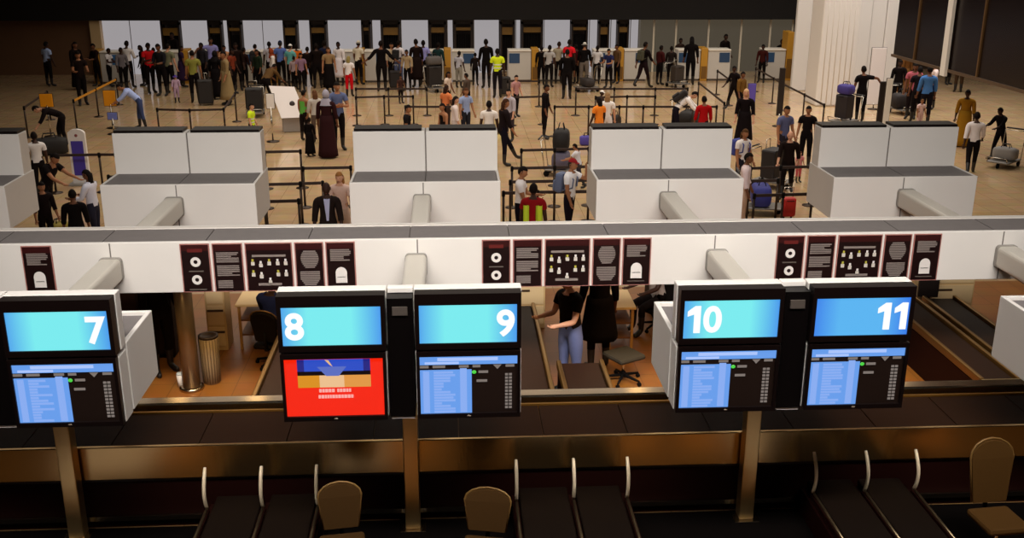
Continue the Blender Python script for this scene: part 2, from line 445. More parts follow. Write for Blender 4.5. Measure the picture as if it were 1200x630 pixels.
# ------------------------------------------------------------------ posters
PM = mat('#170606', .35); PR = mat('#a06a62', .4); PT = mat('#300808', .4); PG = mat('#7f746e', .5); PW = mat('#d8d2cc', .5); PY = mat('#a8a23a', .5)
PGD = mat('#585049', .5)
def poster(kind, x, w, where):
    labs = {0: 'narrow dark poster with two white round symbols', 1: 'dark poster with paragraphs of grey text', 2: 'widest dark poster with two rows of small figures',
            3: 'dark poster with two clumps of grey text', 4: 'dark poster with a white bag picture below grey text'}
    t = empty('notice_poster', (x, 12.31, 1.965), 0, labs[kind]+' '+where, 'poster', 'posters '+where)
    h = .62
    MB().box(0, w, -.012, -.001, 0, h, PR).build('frame', t)
    MB().box(.014, w-.014, -.016, -.0121, .012, h-.012, PM).box(.016, w-.016, -.0175, -.0161, h-.09, h-.016, PT).build('sheet', t)
    c = MB()
    def q(u0, u1, v0, v1, ma): c.box(u0*w, u1*w, -.019, -.0162, h*(1-v1), h*(1-v0), ma)
    def ring(u, v, r):
        n = 20; cx, cz = u*w, h*(1-v)
        vs = []
        for rr in (r, r*.4):
            for k in range(n): vs.append((cx+rr*math.cos(2*PI*k/n), -.019, cz+rr*math.sin(2*PI*k/n)))
        c.add(vs, [(k, (k+1) % n, n+(k+1) % n, n+k) for k in range(n)], PW)
    rnd = random.Random(kind*5+3)
    def para(u0, u1, v0, v1, lines, ma=PG, shape=None):
        for k in range(lines):
            v = v0+(v1-v0)*k/lines; a, b = u0, u1-rnd.choice((0, 0, .05, .25))*(0 if shape else 1)
            if shape:
                hw = (u1-u0)/2*shape(k/(lines-1)); a, b = (u0+u1)/2-hw, (u0+u1)/2+hw
            q(a, b, v, v+(v1-v0)/lines*.62, ma)
    if kind == 0:
        q(.25, .75, .1, .17, mat('#5a1410', .5)); ring(.5, .37, .062); ring(.5, .74, .062); q(.25, .75, .55, .575, PGD); q(.22, .8, .93, .955, PGD)
    elif kind == 1:
        para(.12, .86, .18, .4, 6); para(.12, .86, .45, .68, 6); para(.12, .86, .76, .93, 5)
    elif kind == 2:
        q(.14, .86, .24, .285, PG); q(.24, .74, .83, .88, PG)
        for r, v in enumerate((.33, .56)):
            for k, u in enumerate((.15, .32, .5, .68, .85)):
                vv = v+(.04 if k == 1 else 0)+(.16 if (k == 2 and r == 1) else 0); ma = PY if (k in (0, 2) and r == 0) or (k in (0, 3) and r == 1) else PW
                q(u-.022, u+.022, vv, vv+.05, ma); q(u-.038, u+.038, vv+.055, vv+.13, mat('#c3bcb2', .5))
    elif kind == 3:
        para(.2, .82, .17, .54, 10, PG, lambda t: .55+.45*math.sin(PI*min(1, t*.9+.1))); para(.16, .84, .6, .9, 8, PG, lambda t: 1 if t < .6 else 1.5-t*.9)
    else:
        para(.15, .85, .15, .4, 7); 
        n = 14; cx, cz = .5*w, h*.36; vs = [(cx-.07, -.019, h*.15), (cx+.07, -.019, h*.15)]
        for k in range(n+1): an = PI*k/n; vs.append((cx+.07*math.cos(an), -.019, cz+.075*math.sin(an)))
        c.add(vs, [tuple(range(len(vs)))], PW); q(.36, .64, .72, .735, PG); q(.2, .8, .9, .92, PGD)
    c.build('print', t)
WS = ((0, .356), (.386, .366), (.782, .57), (1.382, .352), (1.760, .36))
for bx0, where in ((-6.98, 'near screen seven'), (-3.335, 'near screen eight'), (.345, 'near screen nine'), (4.06, 'near screen eleven')):
    for k, (dx, w) in enumerate(WS):
        if bx0 < -6 and k < 4: continue
        poster(k, bx0+dx, w, where)

# ------------------------------------------------------------------ collector conveyor and near-side belts
ct = empty('collector_conveyor', (0, 10.12, 0), 0, 'long dark baggage conveyor with a brushed steel side running across the foreground', 'conveyor')
b = MB(); x = -13.0
while x < 14:
    b.box(x+.006, x+.924, .05, .84, .93, .965, BELT); x += .93
b.box(-13, 14, .05, .84, .90, .9299, mat('#6e4c28', .5, .6))
b.build('belt', ct)
g = MB(); x = -13.0
g.bbox(-13, 14, 0, .05, .60, .985, STEEL, .008)
g.build('steel_side', ct)
MB().box(-13, 14, .84, .87, .6, .985, GOLD).build('far_trim', ct)
MB().box(-13, 14, .04, .86, .0, .60, MAROON).box(-13, 14, .03, .04, .56, .6, mat('#2a1a10', .5)).build('plinth', ct)
MB().box(-13, 14, -.005, .03, .1, .155, STEELB).build('kick_rail', ct)
rt = tag(MB().bbox(-13, 14, 11.15, 11.34, .62, 1.0, STEELB, .02).box(-13, 14, 11.17, 11.32, 0, .62, MAROON).build('office_barrier_rail'), 'low steel topped barrier between the baggage conveyor and the office floor', 'barrier')

def arc_pts(x):
    pts = []
    for k in range(11):
        t = k/10; z = .42+.44*t
        y = 9.80-.12*math.sin(PI*t*.85+.15)+.10*t
        pts.append((x, y, z))
    return pts
for gi, (xs, lab) in enumerate((((-2.64, -2.055, -1.48), 'beneath screen eight'), ((.625, 1.24, 1.82), 'lower right of screen nine'), ((3.86, 4.43, 4.985), 'beneath screen eleven'))):
    t = empty('bag_drop_belt', (0, 0, 0), 0, 'pair of dark bag drop lanes with three curved steel guards %s' % lab, 'conveyor')
    for a, bb in ((xs[0], xs[1]), (xs[1], xs[2])):
        MB().bbox(a+.04, bb-.04, 8.75, 10.08, .30, .40, mat('#120904', .7, spec=.1), .02).build('lane_belt', t)
    MB().box(xs[0]-.03, xs[2]+.03, 8.8, 10.08, .02, .30, MAROON).build('frame', t)
    for x in xs:
        gg = MB(); gg.tube(arc_pts(x), [.02]*10+[.016], mat('#e8d4b2', .35, .15), 8)
        gg.tube([(x, 9.74, .42), (x, 9.3, .415), (x, 8.8, .41)], .016, mat('#7a6a50', .35, .9), 8)
        gg.bbox(x-.025, x+.025, 8.78, 9.80, .36, .41, MAROON, .006)
        gg.build('curved_guard', t)

# ------------------------------------------------------------------ chairs
def office_chair(loc, rz, lab, back_col, back_h=.5, back_w=.42, with_back=True, seat_z=.46):
    t = empty('office_chair', loc, rz, lab, 'chair')
    bs = MB()
    for k in range(5):
        a = 2*PI*k/5; bs.tube([(0, 0, .11), (.28*math.cos(a), .28*math.sin(a), .07)], [.025, .016], RUBBER, 6)
    bs.tube([(0, 0, .08), (0, 0, .16)], .035, RUBBER, 8); bs.build('star_base', t)
    for k in range(5):
        a = 2*PI*k/5
        MB().tube([(.28*math.cos(a)-.018, .28*math.sin(a), .03), (.28*math.cos(a)+.018, .28*math.sin(a), .03)], .03, RUBBER, 8).build('caster', t)
    MB().tube([(0, 0, .14), (0, 0, seat_z-.05)], .022, CHROME, 8).build('gas_lift', t)
    MB().bbox(-.23, .23, -.23, .22, seat_z-.05, seat_z+.03, mat(back_col, .8, spec=.1), .035).build('seat', t)
    if with_back:
        rings = []
        n = 12
        bk = MB(); outline = []
        hw = back_w/2
        for k in range(9): outline.append((-hw*math.cos(PI*k/8), .0+back_h*.72+back_h*.28*math.sin(PI*k/8)))
        outline = [(-hw*.8, 0)]+outline+[(hw*.8, 0)]
        z0 = seat_z+.10
        vs = []
        for (y, sc) in ((.19, 1), (.215, 1.0), (.25, .94)):
            for (xx, zz) in outline: vs.append((xx*sc, y+.10*(zz/back_h)**2-.02*math.cos(xx/hw*1.3), z0+zz*sc))
        n = len(outline); fs = [tuple(range(n)), tuple(range(3*n-1, 2*n-1, -1))]
        for r in range(2):
            for k in range(n): fs.append((r*n+k, (r+1)*n+k, (r+1)*n+(k+1) % n, r*n+(k+1) % n))
        bk.add(vs, fs, mat(back_col, .75, noise=.15, scale=60, spec=.1)); bk.build('backrest', t)
        pts = [(xx*1.03, .205+.10*(zz/back_h)**2, z0+zz*1.02) for xx, zz in outline]
        MB().tube(pts, .011, mat('#7a5a2c', .45, .3), 6).build('back_rim', t)
        MB().bbox(-.03, .03, .10, .26, seat_z-.05, seat_z+.0, RUBBER, .01).tube([(0, .24, seat_z-.02), (0, .27, z0+.15)], .022, RUBBER, 6).build('back_strut', t)
    return t
office_chair((-1.15, 9.05, 0), 8, 'tan office chair with rounded back under screen eight, beside the steel guards', '#3f2a11', .45, .42, seat_z=.38)
office_chair((.25, 9.0, 0), -12, 'low tan office chair with rounded back to the right of the middle steel post', '#3f2a11', .42, .46, seat_z=.33)
office_chair((5.52, 9.0, 0), 5, 'tall tan office chair at the lower right corner of the foreground', '#4c3314', .66, .46, seat_z=.5)

# ------------------------------------------------------------------ office behind the conveyor
office_chair((2.42, 13.72, 0), 30, 'backless grey swivel stool on the orange office floor', '#3a352c', with_back=False, seat_z=.42)
def feed_belt(x0, x1, ya, yb, lab):
    t = empty('feed_conveyor', (0, 0, 0), 0, lab, 'conveyor')
    MB().bbox(x0+.06, x1-.06, ya, yb, .58, .66, mat('#28160b', .55, noise=.2, scale=15, spec=.15), .02).build('belt', t)
    MB().box(x0+.02, x1-.02, ya+.04, yb, 0.0, .58, MAROON).build('frame', t)
    for xx in (x0, x1-.06):
        MB().bbox(xx, xx+.06, ya, yb, .60, .71, mat('#8a6a3a', .35, .85), .015).build('side_rail', t)
    MB().bbox(x0, x1, ya-.07, ya-.005, .45, .71, mat('#a08a60', .35, .8), .02).build('end_plate', t)
feed_belt(6.80, 7.36, 12.0, 15.2, 'dark feeder belt with brass coloured rails right of screen eleven')
feed_belt(7.44, 8.0, 12.3, 15.2, 'dark feeder belt furthest right in the office, beside the white overhead box')
feed_belt(.62, 1.25, 11.9, 15.2, 'dark feeder belt with brass coloured rails just right of screen nine')
feed_belt(1.36, 2.0, 11.75, 12.9, 'short dark feeder belt beside the person in jeans in the office')
feed_belt(-2.55, -1.95, 11.8, 14.5, 'dark feeder belt with brass coloured rails left of screen eight')
def counter_unit(x, y, w, h, lab):  # counters added to darken the depth of the office
    t = empty('office_counter', (x, y, 0), 0, lab, 'counter')
    MB().bbox(-w/2, w/2, 0, .7, .06, h, mat('#1e1008', .6, spec=.15), .02).box(-w/2+.04, w/2-.04, .05, .65, 0, .06, RUBBER).build('body', t)
    MB().bbox(-w/2-.02, w/2+.02, -.02, .72, h+.001, h+.04, mat('#3a2412', .5), .01).build('worktop', t)
    k = max(1, round(w/.6))
    for i in range(k):
        x0 = -w/2+.03+(w-.06)*i/k
        d = MB().box(x0+.01, x0+(w-.06)/k-.01, -.012, -.001, .1, h-.05, mat('#28160a', .6, spec=.15)).build('door', t)
        MB().box(x0+.05, x0+.07, -.03, -.0121, h*.5, h*.5+.15, GOLD).build('handle', d)
counter_unit(-4.75, 14.9, 1.0, 1.15, 'dark brown counter deep in the office left of the round column')
counter_unit(-1.9, 16.2, 1.2, 1.1, 'dark brown counter deep in the office behind screen eight')
counter_unit(4.1, 16.2, 1.6, 1.1, 'dark brown counter deep in the office behind screen ten')
# column and waste bin
cc = empty('office_column', (-3.76, 13.79, 0), 0, 'round brown office column behind the conveyor, left of screen eight', 'column')
MB().tube([(0, 0, 0), (0, 0, 1.95)], .125, mat('#8a7860', .3, .6), 16).build('shaft', cc)
MB().lathe([(.17, 0), (.17, .04), (.13, .05)], STEELB).build('foot_ring', cc)
bn = empty('waste_bin', (-3.52, 14.0, 0), 0, 'tall ribbed beige waste bin beside the round office column', 'bin')
MB().lathe([(.115, 0), (.125, .4), (.135, .70), (.12, .70), (.11, .4)], mat('#a08a68', .6), n=20).build('body', bn)
rib = MB()
for k in range(20):
    a = 2*PI*k/20; rib.tube([(.118*math.cos(a), .118*math.sin(a), .02), (.138*math.cos(a), .138*math.sin(a), .69)], .008, mat('#6f5c40', .6), 5)
rib.build('rib', bn)
MB().lathe([(.14, .70), (.143, .73), (.10, .73), (.09, .71)], mat('#2a1c12', .5), n=20).build('lid_rim', bn)
pc = at_z(213, 453, 0)
cu = empty('paper_cup', (pc.x, pc.y, 0), 0, 'white paper cup on the floor left of the round office column', 'cup')
MB().lathe([(.045, 0), (.06, .2), (.055, .2)], mat('#e8e2d8', .5)).build('wall', cu)
MB().lathe([(.062, .2), (.05, .22)], mat('#c9d2cf', .5)).build('lid', cu)
def desk(x, y, w, d, lab, top='#e6c389', h=.75):
    t = empty('office_desk', (x, y, 0), 0, lab, 'desk')
    MB().bbox(-w/2, w/2, -d/2, d/2, h-.04, h, mat(top, .5), .008).build('desktop', t)
    for sx in (-1, 1):
        for sy in (-1, 1):
            MB().box(sx*(w/2-.05)-.02, sx*(w/2-.05)+.02, sy*(d/2-.05)-.02, sy*(d/2-.05)+.02, 0, h-.04, mat('#b98a4a', .5)).build('leg', t)
    for z in (.22, .46): MB().box(-w/2+.05, w/2-.05, -d/2+.05, d/2-.05, z, z+.025, mat('#6e4520', .6)).build('shelf', t)
    return t
desk(2.55, 15.2, .45, .85, 'small pale wood desk with shelves behind the backless stool')
desk(-3.0, 15.6, .75, .8, 'pale wood desk behind the seated dark clothed person left of screen eight')
def cabinet(x, y, w, lab):
    t = empty('pigeonhole_cabinet', (x, y, 0), 0, lab, 'cabinet')
    MB().bbox(-w/2, w/2, 0, .4, 0, 1.12, mat('#c8a876', .55), .01).build('carcass', t)
    for r in range(3):
        d = MB(); z = .08+r*.35
        d.box(-w/2+.03, w/2-.03, -.015, -.001, z, z+.31, mat('#d8bd8e', .5)); dd = d.build('drawer', t)
        MB().box(-.12, .12, -.03, -.0151, z+.22, z+.25, mat('#3a2818', .5)).build('handle', dd)
cabinet(at_y(253, 370, 15.2).x, 15.2, .3, 'cream drawer cabinet deep in the office behind the round column')
cabinet(1.1, 15.9, .75, 'cream drawer cabinet deep in the office right of screen 9')
cabinet(8.0, 15.6, 1.0, 'wide cream drawer cabinet deep in the office right of screen 11')
bk = at_z(1084, 386, .6)
bxs = empty('computer_monitor', (at_y(1085, 365, 15.36).x, 15.36, .0), -8, 'dark computer monitor back standing right of screen eleven', 'computer')  # box on a stand in place of a dark chair back
MB().bbox(-.16, .16, 0, .06, .62, 1.0, mat('#1a100c', .5), .015).build('casing', bxs)
MB().box(-.04, .04, .02, .05, .03, .62, mat('#1a100c', .5)).bbox(-.14, .14, -.1, .14, 0, .03, mat('#1a100c', .5), .005).build('stand', bxs)

# ------------------------------------------------------------------ far check-in desks
def checkin_desk(px, side, lab):
    p = at_z(px, 96, 0); w = 1.0
    x0 = p.x+(.17 if side > 0 else -.17-w)
    t = empty('checkin_desk', (x0+w/2, 45.45, 0), 0, lab, 'check-in desk', 'far check-in desks')
    MB().bbox(-w/2, w/2, 0, .7, .08, 1.30, mat('#c9c3ba', .45), .02).box(-w/2+.04, w/2-.04, .04, .66, 0, .08, mat('#5a5048', .6)).build('body', t)
    MB().bbox(-w/2-.0, w/2+.0, -.04, .74, 1.301, 1.36, mat('#f2eadc', .35), .015).build('countertop', t)
    a = .0 if side > 0 else -.46
    MB().box(a, a+.46, -.012, -.001, .80, 1.22, mat('#2f5f86', .4, emit=.2)).build('blue_panel', t)
def belt_cheek(px, hgt, lab):
    p = at_z(px, 96, 0)
    t = empty('belt_housing', (p.x, 45.4, 0), 0, lab, 'belt housing', 'gold belt housings of the far desks')
    MB().bbox(-.15, .15, 0, .8, .0, hgt, mat('#c08a28', .5), .02).build('cheek', t)
    MB().box(-.12, .12, -.01, -.001, .1, hgt*.45, mat('#7a5210', .6)).build('inset_panel', t)
G = [(121, 'by the beige column'), (222, 'behind the olive green shirt'), (323, 'above the white slim sign'), (424, 'left of the black suit'), (525, 'left of the pale grey shirt'), (627, 'right of the yellow vest'), (727, 'right of the navy shirt'), (826, 'right of the long haired woman in black'), (927, 'beside the white column')]
for px, w_ in G:
    belt_cheek(px, 2.1 if px == 927 else 1.42, 'gold coloured belt housing between far desks '+w_)
    if px < 900: checkin_desk(px, 1, 'white check-in desk right of the gold housing '+w_)
    if px > 150: checkin_desk(px, -1, 'white check-in desk left of the gold housing '+w_)

# ------------------------------------------------------------------ queue barriers
POSTM = mat('#3a2e26', .35, .6); BELTM = mat('#2a1810', .7)
def stanchion(a, b, lab, grp, beltm=BELTM):
    t = empty('queue_barrier_post', (a.x, a.y, 0), math.degrees(math.atan2(b.y-a.y, b.x-a.x)) if b else 0, lab, 'queue barrier', grp)
    MB().lathe([(.16, 0), (.16, .015), (.05, .04), (.03, .05)], POSTM, n=14).build('base', t)
    MB().tube([(0, 0, .04), (0, 0, .99)], .028, POSTM, 8).build('post', t)
    MB().lathe([(.036, .88), (.036, .985), (.02, 1.0)], RUBBER, n=10).build('cassette', t)
    if b:
        L = (Vector((b.x-a.x, b.y-a.y))).length
        MB().box(.037, L-.037, -.012, .012, .915, .98, beltm).build('belt', t)
rows = [
 ('between the first and second white blocks', [[(310,178),(352,177)], [(310,198),(355,197),(411,196)], [(310,216),(352,215),(378,214)], [(310,236),(350,235)]]),
 ('between the second and third white blocks', [[(611,176),(650,175),(690,174)], [(600,197),(650,196),(690,195)], [(598,213),(650,212),(690,211)], [(590,226),(630,225),(702,224)]]),
 ('between the third and fourth white blocks', [[(880,197),(915,196),(952,195)], [(878,212),(912,211)], [(884,229),(918,228),(952,227)]]),
 ('at the left behind the purple totem', [[(60,182),(116,181),(135,181)], [(127,207),(138,207)]]),
 ('before the far desks', [[(417,104),(455,104),(500,104)], [(417,114),(450,113),(484,113)], [(475,125),(530,125)], [(595,95),(632,95)], [(600,114),(636,113)], [(650,125),(690,125),(726,125),(754,125),(812,125),(840,125)], [(698,114),(735,113),(768,113)], [(675,104),(720,104),(768,104),(806,104)]]),
 ('in slanting lanes at the far right', [[(819,97),(849,121)], [(841,83),(856,94)], [(886,80),(907,92),(919,99),(943,111),(966,123)]]),
 ('around the crowd at the far left', [[(28,126),(55,108)], [(184,128),(222,129),(262,128),(275,110)]]),
]
for where, segs in rows:
    for pts in segs:
        P = [at_z(px, py, .95) for px, py in pts]
        for i, p in enumerate(P):
            stanchion(p, P[i+1] if i+1 < len(P) else None, 'dark retractable belt post of the queue lanes '+where, 'belt posts '+where)
YB_ = mat('#c8861a', .6)
P = [at_z(x, y, .95) for x, y in ((86, 118), (112, 105), (136, 93))]
for i, p in enumerate(P):
    stanchion(p, P[i+1] if i < 2 else None, 'belt post with a yellow belt beside the yellow signs at the left', 'yellow belt posts', YB_)

# ------------------------------------------------------------------ signs, totems
def stand_sign(px, py_top, py_bot, base_py, w_px, col, lab, extra=None):
    g = at_z(px, base_py, 0)
    zt, zb = at_y(px, py_top, g.y).z, at_y(px, py_bot, g.y).z
    w = at_y(px+w_px, py_top, g.y).x-at_y(px, py_top, g.y).x
    t = empty('sign_stand', (g.x, g.y, 0), 0, lab, 'sign')
    MB().lathe([(.2, 0), (.2, .02), (.03, .05)], POSTM, n=16).build('base', t)
    MB().tube([(0, 0, .03), (0, 0, zb+.05)], .025, CHROME, 8).build('post', t)
    MB().bbox(-w/2, w/2, -.02, .02, zb, zt, mat(col, .5), .008).build('sign_panel', t)
    MB().box(-w/2-.015, w/2+.015, .005, .03, zb-.015, zt+.015, mat('#3a3028', .5)).build('back_frame', t)
    return t
stand_sign(60, 110, 125, 160, 15, '#ef9a08', 'yellow square sign on a post at the far left, above the stooping person')
stand_sign(132.5, 106, 124, 150, 14, '#ef9a08', 'yellow sign on a post just above the left end of the first white block')
stand_sign(320, 110, 127, 166, 9, '#e9e2dc', 'small white vertical sign on a slim post left of the tilted white kiosk')
stand_sign(1023, 56, 122, 128, 17, '#ede4e2', 'tall white banner board by the far right column')
stand_sign(879, 98, 125, 134, 9, '#5a4aa8', 'slim purple banner stand near the slanting queue lanes')
stand_sign(912, 80, 135, 148, 6, '#1d1210', 'narrow black sign pillar left of the white column')
stand_sign(1029, 96, 146, 158, 7, '#1a100e', 'narrow black sign pillar behind the fourth white block')
stand_sign(1035, 92, 156, 166, 7, '#e8e2d8', 'narrow white sign pillar beside the black pillar behind the fourth white block')
stand_sign(134, 132, 140, 157, 11, '#6c78c0', 'small blue placard below the yellow sign at the left')
# purple totem
g = at_z(97, 216, 0)
zt = at_y(94, 151, g.y).z
t = empty('information_totem', (g.x, g.y, 0), 0, 'white rounded totem with a purple panel near the left block', 'totem')
W = .42
pr = [(-W/2, .05)]+[(W/2, .05)]+[(W/2*math.cos(PI*k/10), zt-.12+.12*math.sin(PI*k/10)) for k in range(11)]
MB().prism(pr, -.05, .05, mat('#dcd6d2', .4)).build('housing', t)
MB().box(-W/2+.06, W/2-.06, -.056, -.0505, .25, zt-.3, mat('#45389a', .4)).build('purple_panel', t)
MB().ell((0, -.05, zt-.16), (.04, .006, .04), mat('#8a4a4a', .4)).build('emblem', t)
MB().bbox(-.3, .3, -.2, .2, 0, .05, mat('#8a857f', .5), .01).build('base', t)
# tilted white kiosk
g = at_z(345, 154, 0)
t = empty('self_service_kiosk', (g.x, g.y, 0), 12, 'tilted white kiosk with a small dark emblem on a grey foot', 'kiosk')
zt = at_y(342, 103, g.y).z
w = .4
k = MB(); k.add([(-w, -.3, .5), (w, -.3, .5), (w-.3, .25, zt), (-w-.3, .25, zt+.06), (-w, -.12, .48), (w, -.12, .48), (w-.3, .38, zt-.05), (-w-.3, .38, zt+.01)],
      [(0, 1, 2, 3), (7, 6, 5, 4), (0, 4, 5, 1), (3, 2, 6, 7), (0, 3, 7, 4), (1, 5, 6, 2)], mat('#e4dcda', .4)); k.build('screen_panel', t)
MB().bbox(-.36, .36, -.1, .25, 0, .55, mat('#9a918a', .5), .03).build('foot', t)
e = MB(); cz = .5+(zt-.5)*.45; cyy = -.3+.55*.45-.012
e.ell((-.02, cyy, cz), (.09, .03, .1), mat('#3a3234', .4)); e.build('emblem', t)

# ------------------------------------------------------------------ luggage
def suitcase(loc, rz, col, lab, w=.45, d=.28, h=.68, grp=None):
    t = empty('suitcase', loc, rz, lab, 'suitcase', grp)
    MB().bbox(-w/2, w/2, -d/2, d/2, .06, h, mat(col, .55), .05).build('shell', t)
    MB().tube([(-.1, d/2-.04, h-.02), (-.1, d/2-.04, h+.22), (.1, d/2-.04, h+.22), (.1, d/2-.04, h-.02)], .011, CHROME, 6).build('pull_handle', t)
    for sx in (-1, 1): MB().tube([(sx*(w/2-.06)-.015, d/2-.06, .035), (sx*(w/2-.06)+.015, d/2-.06, .035)], .035, RUBBER, 8).build('wheel', t)
    MB().tube([(-.08, -d/2, h-.06), (-.07, -d/2-.03, h-.06), (.07, -d/2-.03, h-.06), (.08, -d/2, h-.06)], .01, RUBBER, 6).build('carry_handle', t)
    return t
def trolley(loc, rz, lab):
    t = empty('luggage_trolley', loc, rz, lab, 'luggage trolley')
    MB().bbox(-.3, .3, -.5, .4, .16, .2, mat('#8a8580', .4, .6), .01).tube([(-.27, -.5, .2), (-.27, -.55, .32), (.27, -.55, .32), (.27, -.5, .2)], .015, CHROME, 6).build('deck', t)
    MB().tube([(-.28, .4, .18), (-.28, .5, .95), (.28, .5, .95), (.28, .4, .18)], .016, CHROME, 6).build('push_frame', t)
    MB().tube([(-.28, .56, 1.0), (.28, .56, 1.0)], .022, mat('#2a2422', .6), 8).tube([(-.2, .5, .95), (-.2, .56, 1.0)], .012, CHROME, 6).tube([(.2, .5, .95), (.2, .56, 1.0)], .012, CHROME, 6).build('handle_bar', t)
    for (x, y) in ((-.25, .35), (.25, .35), (0, -.42)):
        MB().tube([(x-.02, y, .08), (x+.02, y, .08)], .08, RUBBER, 12).tube([(x, y, .08), (x, y, .17)], .012, CHROME, 6).build('wheel', t)
def lying_bag(loc, rz, col, lab, s=(.6, .34, .34), cat='bag', straps=True):
    t = empty('duffel_bag', loc, rz, lab, cat)
    a, b, c = s; n = 16; rings = []
    sq = lambda q: math.copysign(abs(q)**.55, q)
    for k in range(7):
        u = -1+2*k/6; f = (1-abs(u)**6*.22)
        rings.append([(u*a/2, b/2*f*sq(math.cos(2*PI*j/n)), c/2+c/2*f*sq(math.sin(2*PI*j/n))) for j in range(n)])
    MB().loft(rings, mat(col, .75, bump=.3)).build('body', t)
    for sx in (-1, 1): MB().tube([(-a*.2, sx*b*.2, c*.95), (-a*.15, sx*b*.1, c*1.25), (a*.15, sx*b*.1, c*1.25), (a*.2, sx*b*.2, c*.95)], .012, mat('#1a1412', .8), 5).build('strap', t)
    return t
def on_floor(px, py): p = at_z(px, py, 0); return (p.x, p.y, 0)

p = on_floor(242, 123); suitcase(p, 10, '#140c0a', 'large black suitcase beside the person in the olive green shirt', .55, .35, .95)
p = on_floor(464, 104); suitcase(p, 0, '#1a1110', 'black suitcase beside the person in white with a black backpack', .5, .3, .75)
p = on_floor(509, 107); trolley(p, 20, 'luggage trolley to the right of the lavender shirt, loaded with a dark case')
suitcase((p[0], p[1]-.1, .201), 20, '#160e0c', 'big dark case on the trolley right of the lavender shirt', .55, .4, .85)
lying_bag((p[0], p[1]-.1, 1.09), 20, '#55504e', 'grey bag lying on top of the big dark case', (.6, .4, .35))
p = on_floor(300, 136); trolley(p, 5, 'luggage trolley behind the yellow vested person at the left')
suitcase((p[0], p[1]-.05, .201), 5, '#120c0c', 'black case on the trolley behind the yellow vest at the left', .6, .4, .8)
p = on_floor(688, 107); trolley(p, -70, 'luggage trolley beside the person in a pale hat')
lying_bag((p[0], p[1], .201), -70, '#2a2220', 'dark bag lying on the trolley beside the pale hat', (.7, .45, .35))
p = on_floor(793, 102); trolley(p, 30, 'loaded luggage trolley in front of the far desks right of the olive backpack')
suitcase((p[0], p[1], .201), 30, '#332a24', 'brown case standing on the trolley right of the olive backpack', .5, .35, .7)
p = on_floor(806, 153); trolley(p, 60, 'luggage trolley pushed by the stooping person in white')
lying_bag((p[0], p[1]-.1, .201), 60, '#120b0a', 'black holdall on the trolley of the stooping person in white', (.85, .55, .5))
p = on_floor(989, 147); trolley(p, -60, 'luggage trolley held by the person with an outstretched arm at the right')
suitcase((p[0]-.05, p[1], .201), -60, '#181016', 'dark case on the trolley of the person with an outstretched arm', .5, .4, .85)
lying_bag((p[0]-.05, p[1], 1.055), -60, '#3a2f7c', 'purple bag on top of the dark case at the right', (.5, .4, .34))
p = on_floor(903, 219); trolley(p, 45, 'luggage trolley between the third and fourth blocks beside the older person')
suitcase((p[0], p[1], .201), 45, '#171013', 'black case on the trolley beside the older person', .55, .4, .8)
p = on_floor(890, 250); trolley(p, 80, 'luggage trolley at the corner of the third block with a blue bag on it')
lying_bag((p[0], p[1], .201), 80, '#2b2f7c', 'dark blue bag on the trolley at the corner of the third block', (.7, .45, .5))
p = on_floor(923, 256); suitcase(p, 0, '#b01008', 'small bright red case between the third and fourth blocks', .3, .2, .5)
p = on_floor(657, 205); trolley(p, 75, 'luggage trolley under the big round black bag between the middle blocks')
lying_bag((p[0], p[1], .201), 75, '#5a5468', 'grey violet bag on the deck of the trolley between the middle blocks', (.7, .45, .45))
lying_bag((p[0], p[1], .655), 80, '#0e0909', 'big black bag piled high on the trolley between the middle blocks', (.55, .45, .6))
p = on_floor(1056, 133); trolley(p, 10, 'dark luggage trolley in front of the shopfront at the far right')
lying_bag((p[0], p[1], .201), 10, '#1a1010', 'dark bag on the trolley in front of the shopfront', (.8, .55, .55))
p = on_floor(1176, 195); trolley(p, -50, 'luggage trolley beside the dark figure at the right edge')
lying_bag((p[0], p[1], .201), -50, '#8a8580', 'pale bag on the trolley at the right edge', (.6, .4, .35))
p = on_floor(60, 181); lying_bag(p, 20, '#120c0a', 'black holdall on the floor under the stooping person at the left', (.95, .5, .5))
p = on_floor(70, 276); lying_bag(p, 60, '#8a7a28', 'yellow bag among the group left of the first block', (.4, .25, .3))
p = on_floor(592, 112); suitcase(p, 10, '#1d1614', 'dark wheeled case right of the yellow vest at the middle', .4, .3, .75)
p = on_floor(687, 170); lying_bag(p, 0, '#4a3f96', 'small purple bag near the orange clothed person', (.4, .25, .3))
p = on_floor(720, 152); lying_bag(p, 40, '#140c0a', 'black shoulder bag on the floor right of the orange clothed person', (.4, .3, .5))

